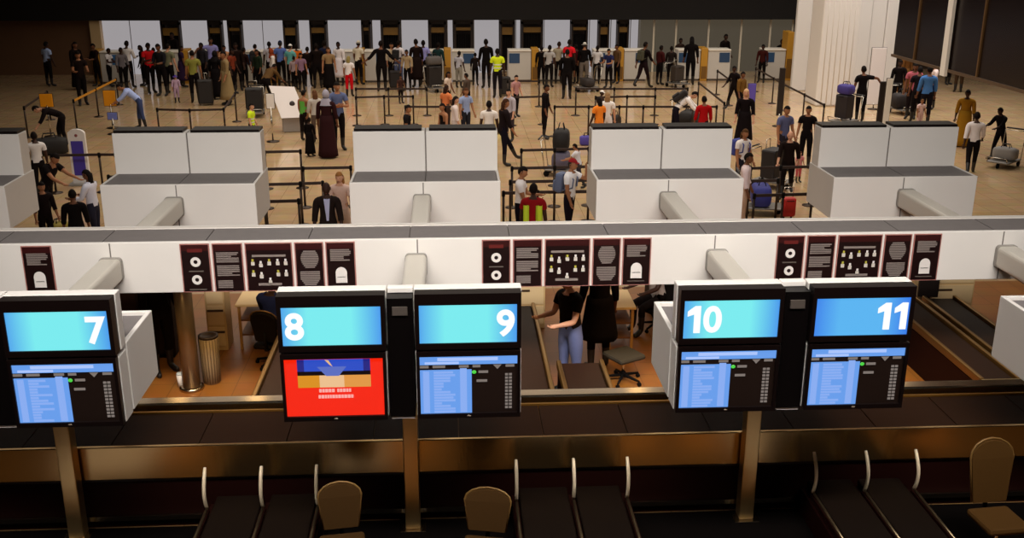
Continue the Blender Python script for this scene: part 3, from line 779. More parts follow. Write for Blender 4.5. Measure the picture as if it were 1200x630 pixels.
# ------------------------------------------------------------------ people
SKINS = {'d': '#3a2217', 'm': '#6e452e', 't': '#9c6a4a', 'l': '#c79478'}
POSES = {  # torso pitch, head pitch, arms [L,R] (flex, abduct, elbow flex, inward), legs [L,R] (thigh flex, knee flex)
 'stand': (3, 5, [(4, 9, 14, 0), (6, 9, 18, 0)], [(2, 3), (-2, 2)]),
 'walk': (5, 4, [(24, 8, 22, 0), (-22, 9, 12, 0)], [(22, 8), (-18, 22)]),
 'hold': (4, 14, [(18, 8, 72, 12), (22, 8, 66, 12)], [(3, 3), (-3, 3)]),
 'phone': (4, 22, [(14, 8, 88, 22), (6, 9, 16, 0)], [(4, 4), (-2, 3)]),
 'hips': (2, 2, [(-18, 38, 62, -70), (-18, 38, 62, -70)], [(2, 3), (-2, 3)]),
 'fold': (2, 4, [(18, 12, 84, 55), (20, 12, 80, 55)], [(1, 3), (-3, 3)]),
 'bend': (52, 20, [(35, 6, 20, 4), (42, 8, 16, 4)], [(10, 10), (-6, 6)]),
 'stoop': (72, 25, [(20, 6, 16, 4), (26, 8, 12, 4)], [(20, 24), (4, 16)]),
 'lean': (28, 16, [(48, 8, 22, 4), (52, 8, 18, 4)], [(10, 8), (-10, 8)]),
 'push': (14, 6, [(40, 8, 34, 6), (40, 8, 34, 6)], [(16, 8), (-16, 16)]),
 'reach': (2, 4, [(10, 82, 6, 0), (6, 10, 20, 0)], [(2, 3), (-2, 3)]),
 'salute': (4, 2, [(6, 9, 16, 0), (60, 30, 118, 30)], [(4, 4), (-4, 4)]),
 'sit': (8, 12, [(30, 8, 52, 8), (34, 8, 48, 8)], [(84, 84), (82, 82)]),
 'squat': (34, 10, [(50, 8, 40, 6), (50, 8, 40, 6)], [(96, 126), (80, 120)]),
 'legout': (6, 4, [(10, 10, 20, 0), (6, 12, 24, 0)], [(2, 4), (34, 6)]),
}
def rotx(v, a):
    c, s = math.cos(a), math.sin(a); return Vector((v[0], v[1]*c-v[2]*s, v[1]*s+v[2]*c))
def skeleton(pose, wide=1.0):
    tp, hp, arms, legs = POSES[pose]
    V = []; E = []; Rr = []; L = []
    def nv(co, r, lab, par=None):
        V.append(Vector(co)); Rr.append(r); L.append(lab)
        if par is not None: E.append((par, len(V)-1))
        return len(V)-1
    ta = math.radians(tp)
    def T(x, y, z):     # torso frame: bends forward (towards -y) about the hips
        v = rotx(Vector((x, y, z-.95)), ta); return Vector((v.x, v.y, v.z+.95))
    pel = nv((0, 0, .95), (.145*wide, .105*wide), 'pelvis')
    wst = nv(T(0, .0, 1.10), (.128*wide, .092*wide), 'torso', pel)
    cst = nv(T(0, .0, 1.28), (.155*wide, .105*wide), 'torso', wst)
    upc = nv(T(0, .01, 1.40), (.13*wide, .085), 'torso', cst)
    nk = nv(T(0, .01, 1.49), (.055, .055), 'neck', upc)
    hb = nv(T(0, .0, 1.56), (.05, .05), 'neck', nk)
    head = T(0, -.015, 1.635); hands = []
    for i, s in enumerate((-1, 1)):
        fl, ab, ef, inn = [math.radians(q) for q in arms[i]]
        sh = T(s*.185*(.5+.5*wide), .01, 1.405)
        a0 = nv(sh, (.062, .062), 'uarm', upc)
        d = Vector((s*math.sin(ab), -math.sin(fl)*math.cos(ab), -math.cos(fl)*math.cos(ab)))
        m1 = nv(sh+d*.15, (.052, .052), 'uarm', a0)
        el = sh+d*.29; a1 = nv(el, (.043, .043), 'farm', m1)
        f2 = fl+ef; d2 = Vector((s*math.sin(ab*.6-inn), -math.sin(f2)*math.cos(inn), -math.cos(f2))).normalized()
        wr = el+d2*.25; m2 = nv(el+d2*.1, (.042, .04), 'farm', a1); a2 = nv(wr, (.028, .026), 'hand', m2)
        nv(wr+d2*.045, (.036, .020), 'hand', a2); nv(wr+d2*.085, (.038, .018), 'hand', len(V)-1)
        hands.append((wr, d2, s))
    feet = []
    for i, s in enumerate((-1, 1)):
        tf, kf = [math.radians(q) for q in legs[i]]
        hipp = Vector((s*.09*wide, 0, .90)); h0 = nv(hipp, (.088*wide, .092*wide), 'thigh', pel)
        d = Vector((s*.03, -math.sin(tf), -math.cos(tf)))
        mid = nv(hipp+d*.2, (.078*wide, .08*wide), 'thigh', h0)
        kn = hipp+d*.42; k = nv(kn, (.055, .058), 'shin', mid)
        d2 = Vector((s*.01, math.sin(kf-tf), -math.cos(kf-tf)))
        cf = nv(kn+d2*.15, (.052, .056), 'shin', k); ank = kn+d2*.40; a = nv(ank, (.036, .04), 'foot', cf)
        fd = Vector((s*.2, -1, 0)).normalized() if kf-tf < 1.2 else Vector((s*.1, -.4, -.9)).normalized()
        b1 = nv(ank+Vector((0, 0, -.045))+fd*.09, (.042, .035), 'foot', a); nv(ank+Vector((0, 0, -.055))+fd*.18, (.036, .024), 'foot', b1)
        feet.append(ank.z)
    dz = .085-min(feet)
    for v in V: v.z += dz
    head.z += dz
    hands = [(w+Vector((0, 0, dz)), d, s) for w, d, s in hands]
    hrot = math.radians(tp*.6+hp)
    return V, E, Rr, L, head, hrot, hands, V[0].copy()

def head_points(nu=20, nvv=14):
    pts = []; lab = []
    for i in range(nvv+1):
        t = PI*i/nvv; z = -math.cos(t)
        for k in range(nu):
            a = 2*PI*k/nu; x = math.sin(t)*math.sin(a); y = -math.sin(t)*math.cos(a)   # k=0 is the face
            X, Y, Z = x*.074, y*.094, z*.118
            if Z < 0:
                f = 1-.22*(-z)**1.5; X *= f
                if Y > 0: Y *= 1-.35*(-z)
            fr = math.cos(a)
            if fr > .9 and -.45 < z < .12: Y -= .020*max(0, 1-abs(z+.22)/.3)*max(0, (fr-.9)/.1)     # nose
            if fr > .75 and .02 < z < .22 and .15 < abs(math.sin(a)) < .62: Y += .006            # eye sockets
            if fr > .8 and z < -.6: Y -= .008                                                  # chin
            pts.append(Vector((X, Y, Z))); lab.append((z, a))
    fs = []
    for i in range(nvv):
        for k in range(nu):
            k2 = (k+1) % nu; fs.append((i*nu+k, i*nu+k2, (i+1)*nu+k2, (i+1)*nu+k))
    return pts, fs, lab
HPTS, HFS, HLAB = head_points()

PEOPLE = []
def person(px, yh, yf, label, top='#15100f', bot='#120d0d', skin='m', hair='short', hc='#120b08', sl='s', rot=0, pose='stand',
           dress=None, extra=(), at=None, h=None, wide=1.0, shoe='#15100e', hi=False):
    PEOPLE.append(dict(px=px, yh=yh, yf=yf, label=label, top=top, bot=bot, skin=skin, hair=hair, hc=hc, sl=sl, rot=rot, pose=pose, dress=dress, extra=extra, at=at, h=h, wide=wide, shoe=shoe, hi=hi))

L0 = 'person in '
# far left
person(59, 49, 102, L0+'light blue shirt and black trousers by the brown wall at far left', '#a9bde6', rot=150, sl='s', skin='d')
person(93, 49, 106, L0+'a long black outfit in front of the brown wall', '#140d0c', dress=('#140d0c', .12), hair='long', rot=60, skin='m', sl='l')
person(98, 60, 124, L0+'dark clothes with bare forearms left of the yellow belt', '#1a100e', rot=30, skin='t', pose='hold')
person(110, 51, 101, L0+'dark brown clothes just left of the beige column', '#20120e', rot=-40, skin='m', pose='hold', sl='l')
person(125, 56, 98, L0+'a white top and dark trousers at the beige column, facing right', '#d8d2d4', rot=80, skin='d', pose='hold')
person(153, 48, 104, L0+'a crisp white shirt and black trousers seen from behind at the left desk', '#e0dad8', rot=170, skin='d', sl='l', pose='hold')
person(165, 53, 100, L0+'dark clothes between the white shirt and the red top at left', '#1c1312', hair='long', rot=-60, skin='d')
person(178, 50, 110, L0+'a bright red top and black trousers at upper left', '#b8141a', rot=40, skin='d', pose='phone')
person(192, 50, 113, L0+'black holding a grey bundle right of the red top', '#1d1c20', rot=-20, skin='m', pose='hold', sl='l')
person(201, 52, 111, L0+'an olive grey shirt and black shorts behind the pink clad child', '#75755c', rot=160, skin='l')
person(207, 38, 90, L0+'dark clothes at the far wall above the olive grey shirt', '#120c0c', rot=-30, skin='d', sl='l')
person(208, 88, 121, L0+'child in a pale pink outfit with a violet hat'[10:] if False else 'child in a pale pink outfit with a violet hat at upper left', '#c4a6c0', '#b89ab4', hair='hat', hc='#4838a0', rot=20, skin='l', sl='l')
person(230, 60, 122, L0+'an olive green shirt and black trousers beside the large black suitcase', '#86843c', rot=190, skin='t', sl='s')
person(246, 44, 97, L0+'a lavender shirt and grey trousers with one arm stretched out', '#8f8bc4', '#77706e', rot=20, skin='m', pose='reach')
person(255, 60, 117, L0+'a long black coat right of the large black suitcase', '#0f0a0b', dress=('#0f0a0b', .1), rot=170, hair='hijab', hc='#0f0a0b', sl='l')
person(268, 60, 124, L0+'a khaki outfit and pale scarf at the end of the dark curved belt', '#8a7450', '#8a7450', rot=-60, skin='t', sl='l', dress=('#8f7a55', .2))
person(280, 50, 107, L0+'dark brown clothes right of the khaki outfit', '#1c100c', rot=10, skin='d', sl='l')
person(288, 56, 104, L0+'a dark maroon jacket behind the khaki outfit', '#241311', rot=150, skin='m', sl='l')
person(167, 114, 152, L0+'a light blue shirt bending over behind the first white block', '#a4b4e4', '#3a4468', rot=-80, skin='t', pose='bend', sl='l')
person(77, 116, 172, L0+'a black jacket stooping low between the yellow sign and the purple totem', '#171011', rot=-70, skin='l', pose='stoop', sl='l')
person(50, 155, 232, L0+'dark clothes with a white sleeve at the left, behind the black T-shirt', '#cfcac8', rot=-150, skin='d', sl='s')
person(60, 184, 268, L0+'a black T-shirt leaning forward with both arms out, left of the first block', '#110b0b', rot=70, skin='t', pose='lean', hi=True)
person(47, 212, None, L0+'dark clothes, the short one at the far left of the group', '#170f10', rot=40, skin='t', sl='l', h=1.45, hi=True)
person(104, 198, None, L0+'a white and pale blue coat with long dark hair beside the first block', '#d8d8e6', '#2a2a3a', rot=-100, skin='m', hair='long', sl='l', h=1.62, hi=True, pose='hold')
person(84, 222, None, L0+'a black coat in the middle of the group left of the first block', '#100b0b', rot=200, skin='m', sl='l', h=1.55, hi=True)
# upper left centre
person(298, 52, 99, L0+'a black top with a dark rucksack above the white cloth sign', '#120d0d', rot=170, skin='l', sl='l')
person(315, 49, 100, L0+'a light grey shirt at the far desks left of the blue polo', '#b3adb4', rot=190, skin='d')
person(331, 48, 102, L0+'a mid blue polo and dark trousers seen from behind', '#5a72b4', rot=175, skin='m', hair='cap', hc='#16203c')
person(339, 50, 98, L0+'a teal top and white cap right of the blue polo', '#62a8a4', rot=160, hair='cap', hc='#e6e2dc', skin='l')
person(347, 52, 97, L0+'a bright orange top right of the teal top', '#d86a20', rot=-150, skin='d')
person(346, 66, 106, L0+'a pale pinkish top and black trousers in front of the orange top', '#a58f92', rot=170, skin='m', sl='l')
person(362, 54, 101, L0+'a large dark coat, the left one of the dark pair', '#1b100d', rot=170, skin='m', sl='l', wide=1.15)
person(373, 50, 103, L0+'a wide black coat, the right one of the dark pair', '#150c0a', rot=190, skin='d', sl='l', wide=1.2)
person(387, 55, 109, L0+'a tan top and black skirt above the grey hooded person', '#8f7452', '#100b0b', rot=10, skin='t', dress=('#100b0b', .2), hair='long', hc='#3a2416')
person(399, 49, 101, L0+'a long white tunic with a violet bag at the hip', '#e4dcdc', '#d8ccd2', rot=-20, skin='d', sl='l', dress=('#dcd2d6', .35))
person(410, 66, 114, L0+'a white top and bright red trousers', '#e6dede', '#c4101c', rot=170, skin='t', hair='long', hc='#8a7a48')
person(313, 74, 125, L0+'a brown jacket and black trousers bending over by the white slim sign', '#5c4327', rot=150, skin='m', pose='bend', sl='l', wide=1.15)
person(297, 121, 178, L0+'a yellow high visibility vest behind the first white block', '#c8e02a', '#16181c', rot=80, skin='l', sl='s', extra=('vest',), h=None)
person(358, 106, 166, L0+'a bright green sleeveless top right of the tilted kiosk', '#63b04a', '#1c1412', rot=150, skin='t', hair='bun', sl='n')
person(364, 138, 184, 'child in black clothes standing in front of the green sleeveless top', '#0e0909', '#0e0909', rot=160, skin='d', sl='l', dress=('#0e0909', .15))
person(372, 104, 166, L0+'a pale grey top between the green top and the hooded one', '#b8b0a8', '#5a4a40', rot=-160, skin='t', hair='long', hc='#5a3a24', sl='l')
person(385, 105, 184, L0+'a grey hood and long dark maroon robe', '#2a1214', rot=175, hair='hijab', hc='#9a96a4', dress=('#2a1214', .05), sl='l')
person(398, 95, 177, L0+'a blue grey polo with an orange band and black trousers, arms folded', '#5a6488', rot=20, skin='t', pose='fold', extra=('band',))
person(382, 212, None, 'man in a dark suit and pale blue shirt beside the second block', '#241b18', '#1a1412', rot=5, skin='d', hair='bald', sl='l', h=1.78, extra=('suit',), hi=True)
person(398, 200, None, 'woman in a pale pink blouse with blonde brown hair behind the dark suited man', '#d9b9ab', '#c9b2a4', rot=-10, skin='l', hair='long', hc='#8a5c30', sl='s', h=1.68, hi=True)
person(476, 122, None, 'person in profile with a black top behind the left half of the second block', '#151012', rot=80, skin='t', hair='short', h=1.68)
# centre
person(448, 47, 108, L0+'a black suit standing with hands on hips at the far desks', '#0f0a0b', rot=180, skin='m', pose='hips', sl='l', wide=1.12)
person(468, 48, 103, L0+'a white shirt and jeans wearing a black backpack', '#dcd4d6', '#5a6488', rot=150, skin='m', sl='s')
person(489, 46, 103, L0+'a long dark brown coat left of the lavender blue shirt', '#1a0f0d', dress=('#1a0f0d', .3), rot=-160, skin='m', sl='l')
person(497, 51, 106, L0+'a lavender blue shirt and black trousers beside a loaded trolley', '#9a98d4', rot=175, skin='d', sl='s', wide=1.05)
person(470, 88, 122, 'child in dark clothes below the white shirt with black backpack', '#3a2420', '#1a1210', rot=30, skin='m')
person(538, 60, 104, L0+'a pale grey shirt left of the tall person in black', '#b5b3bc', '#8a8478', rot=150, skin='d', sl='s')
person(557, 62, 101, L0+'dark clothes left of the tall person in black, at a far desk', '#1d1616', rot=170, skin='d', sl='l')
person(570, 46, 104, 'tall person in black left of the yellow vest', '#0d0909', rot=-170, skin='d', sl='l')
person(583, 56, 114, L0+'a bright yellow vest and dark trousers at the centre of the far hall', '#d4e626', '#171218', rot=180, skin='d', sl='s', extra=('vest',))
person(634, 54, 101, L0+'black clothes directly behind the lone standing person in black', '#0f0a0a', rot=170, skin='d', sl='l')
person(638, 98, 162, 'lone person in black standing side on in the open floor right of centre', '#0e090b', rot=70, skin='m', sl='l')
person(597, 104, 166, L0+'a light grey shirt with reddish face right of the second block', '#aaa2aa', '#3a3034', rot=-40, skin='l', sl='l')
person(589, 116, 195, 'woman with long brown hair in dark clothes stepping out right of the second block', '#191012', '#14101a', rot=110, skin='t', hair='long', hc='#3a2010', sl='l', pose='legout')
person(573, 121, None, L0+'a plain white T-shirt behind the right end of the second block', '#e4dcd6', '#2a2422', rot=175, skin='d', h=1.72)
person(520, 120, None, 'dark haired woman with bare arms in black behind the second block', '#160e0e', rot=-60, skin='t', hair='long', h=1.6, sl='n')
person(523, 100, 158, L0+'a salmon orange top behind the second block', '#d47a4a', '#3a2a24', rot=140, skin='m', hair='long', hc='#2a1810')
person(532, 112, None, L0+'a black cardigan over a white top behind the second block', '#d6c6c2', '#c8b8b0', rot=100, skin='l', hair='long', hc='#1c100c', h=1.64, sl='l')
person(546, 103, 166, L0+'a light blue shirt with brown hair behind the second block', '#8d9cc2', '#26262e', rot=30, skin='t', hair='long', hc='#4a2c1a')
# right centre
person(655, 49, 97, L0+'a pale khaki shirt left of the red shirt', '#a89c86', rot=160, skin='m', hc='#2a1a12')
person(667, 45, 98, L0+'a vivid red shirt at the far desks', '#e0202c', rot=150, skin='d')
person(664, 58, 117, L0+'black clothes in front of the vivid red shirt', '#0d0909', rot=175, skin='m', sl='l', wide=1.1)
person(684, 50, 101, L0+'a black top with a pale hat', '#0f0b0b', '#6a6058', rot=170, hair='hat', hc='#d4ccc0', skin='t', wide=1.15, sl='l')
person(713, 57, 104, L0+'a navy blue shirt and black trousers', '#26284e', rot=-40, skin='t', pose='hold')
person(753, 48, 104, 'tall person in black wearing an olive backpack', '#120b0d', '#1c0f12', rot=130, skin='m', sl='l', pose='walk')
person(785, 56, 101, L0+'dark grey clothes behind the loaded trolley, the left one', '#231b18', rot=170, skin='d', sl='l')
person(797, 50, 98, L0+'a dark brown top behind the loaded trolley, the right one', '#2a1c16', rot=20, skin='d')
person(808, 44, 102, 'woman in black with very long dark hair and a red bag', '#0e090a', '#0e090a', rot=170, hair='xlong', hc='#0c0707', sl='l')
person(859, 76, 128, L0+'dark clothes striding along the slanting belts', '#120c0d', rot=-60, skin='d', sl='l', pose='walk')
person(790, 102, 163, L0+'a white shirt with a black rucksack stooping over a trolley', '#e4dedc', '#14101a', rot=80, skin='l', pose='bend', sl='l')
person(826, 112, None, L0+'a deep red jumper seen from behind, behind the third block', '#a00d12', '#2a1a1a', rot=180, skin='m', sl='l', h=1.66)
person(703, 113, None, L0+'a bright orange wrap behind the left end of the third block', '#e8822a', '#e8822a', rot=-150, skin='d', hair='long', hc='#140c0a', h=1.6, sl='s')
person(703, 106, 152, L0+'a white cap behind the orange wrap', '#3a2a26', rot=60, skin='d', hair='cap', hc='#e6e0da')
person(712, 110, None, L0+'a white shirt with light brown hair beside the orange wrap', '#e2dcd8', '#d8d0cc', rot=170, skin='l', hair='long', hc='#8a6a48', h=1.64, sl='s')
person(870, 104, 176, 'blonde long haired woman in a black dress right of the third block', '#120b0d', '#120b0d', rot=-20, skin='l', hair='xlong', hc='#c8a078', sl='l', dress=('#120b0d', .3))
person(872, 150, None, L0+'a white top with a blue bag right of the third block', '#dcd4d2', '#24222e', rot=30, skin='t', hair='long', hc='#4a3018', h=1.66, sl='s')
person(875, 178, None, L0+'a pale pink shirt in profile at the right edge of the third block', '#dfcacb', '#caa88f', rot=70, skin='m', h=1.74, sl='l', hi=True)
# middle gaps
person(609, 194, None, L0+'a white shirt and black trousers beside the second block, looking down', '#e6e0e0', '#15101a', rot=80, skin='t', h=1.74, sl='s', hi=True, pose='hold')
person(625, 215, None, L0+'a yellow green vest over a red shirt right of the second block', '#8a1418', '#1c1820', rot=170, skin='d', h=1.7, sl='s', extra=('hivest',), hi=True)
person(668, 185, None, L0+'a white T-shirt and red cap raising an arm left of the third block', '#e2e0e2', '#1a141c', rot=60, skin='t', hair='cap', hc='#8c1a20', h=1.76, pose='salute', hi=True)
person(678, 163, 216, L0+'a grey white shirt beside the big round black bag', '#c9c6cc', '#2e2a34', rot=-120, skin='t', sl='s', pose='push')
# right gap
person(915, 124, 201, L0+'a slate blue shirt behind the older person in a dark coat', '#55597c', '#2a2630', rot=20, skin='t', sl='s')
person(921, 145, 223, 'older balding person in a dark coat between the third and fourth blocks', '#1a100e', '#140d0d', rot=-20, skin='l', hair='bald', sl='l', pose='walk')
person(942, 124, 197, L0+'a black T-shirt with a pink bag left of the fourth block', '#100b0c', '#100c0e', rot=-30, skin='t', sl='s')
person(934, 184, 222, 'child in a pink and red outfit left of the fourth block', '#d88a8c', '#c8585c', rot=10, skin='l', hair='long', hc='#4a2a1a')
# far right
person(850, 40, 92, 'clerk in dark clothes behind the far desk near the right', '#140c0c', rot=30, skin='d', sl='l')
person(895, 52, 96, 'clerk with dark red clothes behind the rightmost far desk, the left one', '#3a1412', rot=-30, skin='d', sl='l')
person(916, 46, 92, 'clerk in black behind the rightmost far desk, the right one', '#14100e', rot=20, skin='d', sl='l')
person(1005, 42, 92, L0+'a lilac top with long dark hair left of the tall white banner board', '#4a4080', '#2a2030', rot=150, skin='m', hair='xlong', hc='#140c0c', sl='l')
person(1006, 80, 147, L0+'a black T-shirt reaching sideways to a trolley with a purple bag', '#110b0c', '#110b0c', rot=180, skin='m', pose='reach')
person(1021, 40, 95, L0+'a red and white top behind the tall white banner board', '#c04a3c', '#c8c0bc', rot=10, skin='m')
person(1041, 44, 93, L0+'a beige top right of the tall white banner board', '#a8927a', '#5a4a3c', rot=-20, skin='m', sl='l')
person(1045, 38, 88, L0+'a dark olive top in front of the dark shopfront edge', '#4a4430', '#1a1412', rot=150, skin='d', sl='l')
person(1057, 58, 118, L0+'a tan brown outfit left of the dark trolley at the shopfront', '#6a4420', '#3a2414', rot=30, skin='d', sl='l', dress=('#6a4420', .3))
person(1066, 74, 140, L0+'a pink and crimson top below the dark glazing', '#b8606c', '#1a1214', rot=-30, skin='m', hair='long', sl='s')
person(1082, 78, 148, L0+'a bright blue jacket below the dark glazing', '#4a7ab8', '#16131a', rot=170, skin='m', sl='l')
person(1091, 73, 129, L0+'a white top and black trousers right of the bright blue jacket', '#dcc8c2', '#100b0c', rot=-100, skin='l', sl='s')
person(1076, 116, 154, 'small child in pale pink in front of the bright blue jacket', '#d8b8b4', '#d0b0ae', rot=10, skin='t', hc='#6a4a2a')
person(1110, 52, 100, L0+'dark trousers half hidden under the dark glazing, the left one', '#2a1c14', '#1a1210', rot=20, skin='m', sl='l')
person(1122, 55, 109, L0+'brown trousers half hidden under the dark glazing, the right one', '#3a2818', '#3a2818', rot=160, skin='m', sl='l')
person(1126, 105, 172, L0+'a flowing mustard yellow robe at the right', '#9a6c1c', '#9a6c1c', rot=-30, skin='d', hair='short', dress=('#a87a22', .04), sl='l', wide=1.1)
person(1136, 130, 205, L0+'a white shirt and black trousers at the right, below the mustard robe', '#dcd4d4', '#130e10', rot=160, skin='d', sl='l', pose='walk')
person(1168, 128, 192, L0+'dark clothes pushing a trolley at the right edge', '#100b0b', '#100b0b', rot=-70, skin='d', sl='l', pose='push')
# more of the far crowd
for px, yh, yf, txt, kw in (
 (140, 52, 99, 'a grey cardigan right of the white topped one by the beige column', dict(top='#6a6468', rot=40, skin='d', sl='l')),
 (184, 56, 104, 'a brown jacket half hidden by the red top', dict(top='#4a3020', rot=-170, skin='d', sl='l')),
 (215, 54, 103, 'a dark violet dress left of the olive green shirt', dict(top='#2a1a34', rot=120, dress=('#2a1a34', .3), hair='long', skin='m')),
 (236, 48, 99, 'a charcoal jacket just behind the lavender shirt', dict(top='#26242a', rot=-30, skin='d', sl='l')),
 (262, 52, 100, 'a peach top behind the long black coat', dict(top='#c08a64', rot=10, skin='m')),
 (274, 57, 111, 'a rust red shirt next to the khaki outfit', dict(top='#7a3420', rot=70, skin='d')),
 (305, 58, 108, 'a dark green jacket behind the stooping brown jacket', dict(top='#1e2a1c', rot=-40, skin='m', sl='l')),
 (322, 57, 108, 'a white sleeved top and rust scarf left of the blue polo', dict(top='#d8d0ca', rot=-70, skin='m', sl='l', hair='hijab', hc='#8a3a1c')),
 (354, 58, 103, 'a mauve blouse between the orange top and the dark pair', dict(top='#8a6a80', rot=20, skin='t', hair='long')),
 (380, 48, 97, 'a navy jacket behind the tan top', dict(top='#1a1e34', rot=200, skin='d', sl='l')),
 (419, 48, 97, 'a cream shirt and wide pale hat left of the black suit', dict(top='#d8ccb4', rot=150, skin='m', hair='hat', hc='#cfc4b0')),
 (458, 50, 99, 'a pale beige jacket right of the black suit', dict(top='#b8a488', rot=30, skin='t', sl='l')),
 (478, 56, 104, 'a beige coat between the white shirt and the dark brown coat', dict(top='#a08a6a', rot=-20, skin='m', sl='l')),
 (513, 50, 98, 'a dark teal top behind the loaded trolley', dict(top='#1c3434', rot=160, skin='d', sl='l')),
 (525, 84, 132, 'a cream blouse with long dark hair near the salmon top', dict(top='#cdb8a8', rot=60, skin='m', hair='long')),
 (548, 86, 134, 'a grey brown jacket above the light blue shirt', dict(top='#4a3e36', rot=-120, skin='m', sl='l')),
 (604, 88, 138, 'a pinkish top behind the light grey shirt', dict(top='#a87a78', rot=40, skin='l')),
 (644, 50, 98, 'a pale grey top left of the pale khaki shirt', dict(top='#aaa6a4', rot=160, skin='d')),
 (676, 52, 98, 'a maroon top right of the vivid red shirt', dict(top='#4a1418', rot=-150, skin='d')),
 (699, 54, 101, 'a white polo left of the navy blue shirt', dict(top='#cfcaca', rot=170, skin='d')),
 (724, 52, 98, 'a brown checked shirt right of the navy blue shirt', dict(top='#5a4028', rot=-60, skin='m', sl='l')),
 (772, 54, 101, 'a dark red jumper right of the olive backpack', dict(top='#3a1212', rot=120, skin='d', sl='l')),
 (866, 84, 138, 'a mustard brown jacket behind the blonde woman', dict(top='#6a4a20', rot=40, skin='m', sl='l')),
 (1049, 70, 128, 'a black jacket left of the tan brown outfit', dict(top='#120c0c', rot=-20, skin='d', sl='l')),
 (1071, 80, 146, 'black jeans and a dark shirt left of the bright blue jacket', dict(top='#1a1418', rot=160, skin='m', sl='s')),
):
    person(px, yh, yf, L0+txt, **kw)
# office staff
person(660, 0, 0, L0+'a dark jacket and jeans leaning over the feeder belt in the office', '#130c0b', '#5a6288', at=(1.60, 13.35), h=1.8, rot=-60, skin='l', sl='s', pose='hold', wide=1.15, hi=True)
person(700, 0, 0, L0+'a long black coat standing in the office left of the backless stool', '#0e0809', '#0e0809', at=(2.12, 14.2), h=1.8, rot=190, skin='m', sl='l', wide=1.15, dress=('#0e0809', .5), hi=True)
person(752, 0, 0, L0+'a pale shirt seated deep in the office behind the small desk', '#a89a90', '#17100e', at=(3.3, 15.8), h=1.7, rot=-60, skin='d', sl='s', pose='sit', hi=True)
person(285, 0, 0, L0+'a dark waistcoat and blue sleeves seated at a desk left of screen eight', '#2a3468', '#140d0d', at=(-2.72, 14.6), h=1.75, rot=165, skin='d', sl='l', pose='sit', hi=True)
person(200, 0, 0, L0+'dark clothes standing in the office left of the round column', '#120a08', '#120a08', at=(-4.3, 14.4), h=1.75, rot=40, skin='d', sl='l', wide=1.15, hi=True)

# -- build: one skinned body per person, all evaluated in a single pass
jobs = []
for P in PEOPLE:
    V, E, Rr, L, head, hrot, hands, pel = skeleton(P['pose'], P['wide'])
    me = bpy.data.meshes.new('b'); me.from_pydata([tuple(v) for v in V], E, [])
    o = bpy.data.objects.new('b', me); COL.objects.link(o)
    mo = o.modifiers.new('s', 'SKIN'); mo.use_smooth_shade = True
    for i, sv in enumerate(me.skin_vertices[0].data):
        sv.radius = Rr[i]; sv.use_root = (i == 0)
    su = o.modifiers.new('u', 'SUBSURF'); su.levels = 1; su.render_levels = 1
    jobs.append((P, o, V, E, L, head, hrot, hands, pel))
bpy.context.view_layer.update()
dg = bpy.context.evaluated_depsgraph_get()
for J in jobs:
    me = bpy.data.meshes.new_from_object(J[1].evaluated_get(dg)); J[0]['mesh'] = ([v.co.copy() for v in me.vertices], [v.normal.copy() for v in me.vertices], [tuple(p.vertices) for p in me.polygons])
    bpy.data.meshes.remove(me)
for J in jobs: bpy.data.objects.remove(J[1])

def ring(cx, cy, z, rx, ry, n=14): return [(cx+rx*math.cos(2*PI*k/n), cy+ry*math.sin(2*PI*k/n), z) for k in range(n)]
OBST = []
for o in bpy.data.objects:
    if o.parent is None and o.get('category'):
        r_ = {'queue barrier': .12, 'luggage trolley': .62, 'suitcase': .38, 'sign': .2, 'totem': .35, 'kiosk': .6}.get(o['category'])
        if r_ and o.location.y > 17.9: OBST.append((o.location.x, o.location.y, r_))
def settle(P, gx, gy, h):
    # keep a person clear of the neighbours: step back or forward a little along the line of sight
    if P['at']: return gx, gy, h
    rad = .27*P['wide']*(1.25 if P['pose'] in ('bend', 'stoop', 'push', 'walk', 'lean', 'reach', 'hips') else 1)
    for n in range(0, 25):
        st = ((n+1)//2)*.18*(1 if n % 2 else -1)
        f = 1+st/gy; x, y = gx*f, gy*f
        if 44.85 < y < 46.75: continue
        if all((x-a)**2+(y-b)**2 > (rad+r)**2 for a, b, r in OBST): break
    else: x, y = gx, gy
    OBST.append((x, y, rad))
    return x, y, h
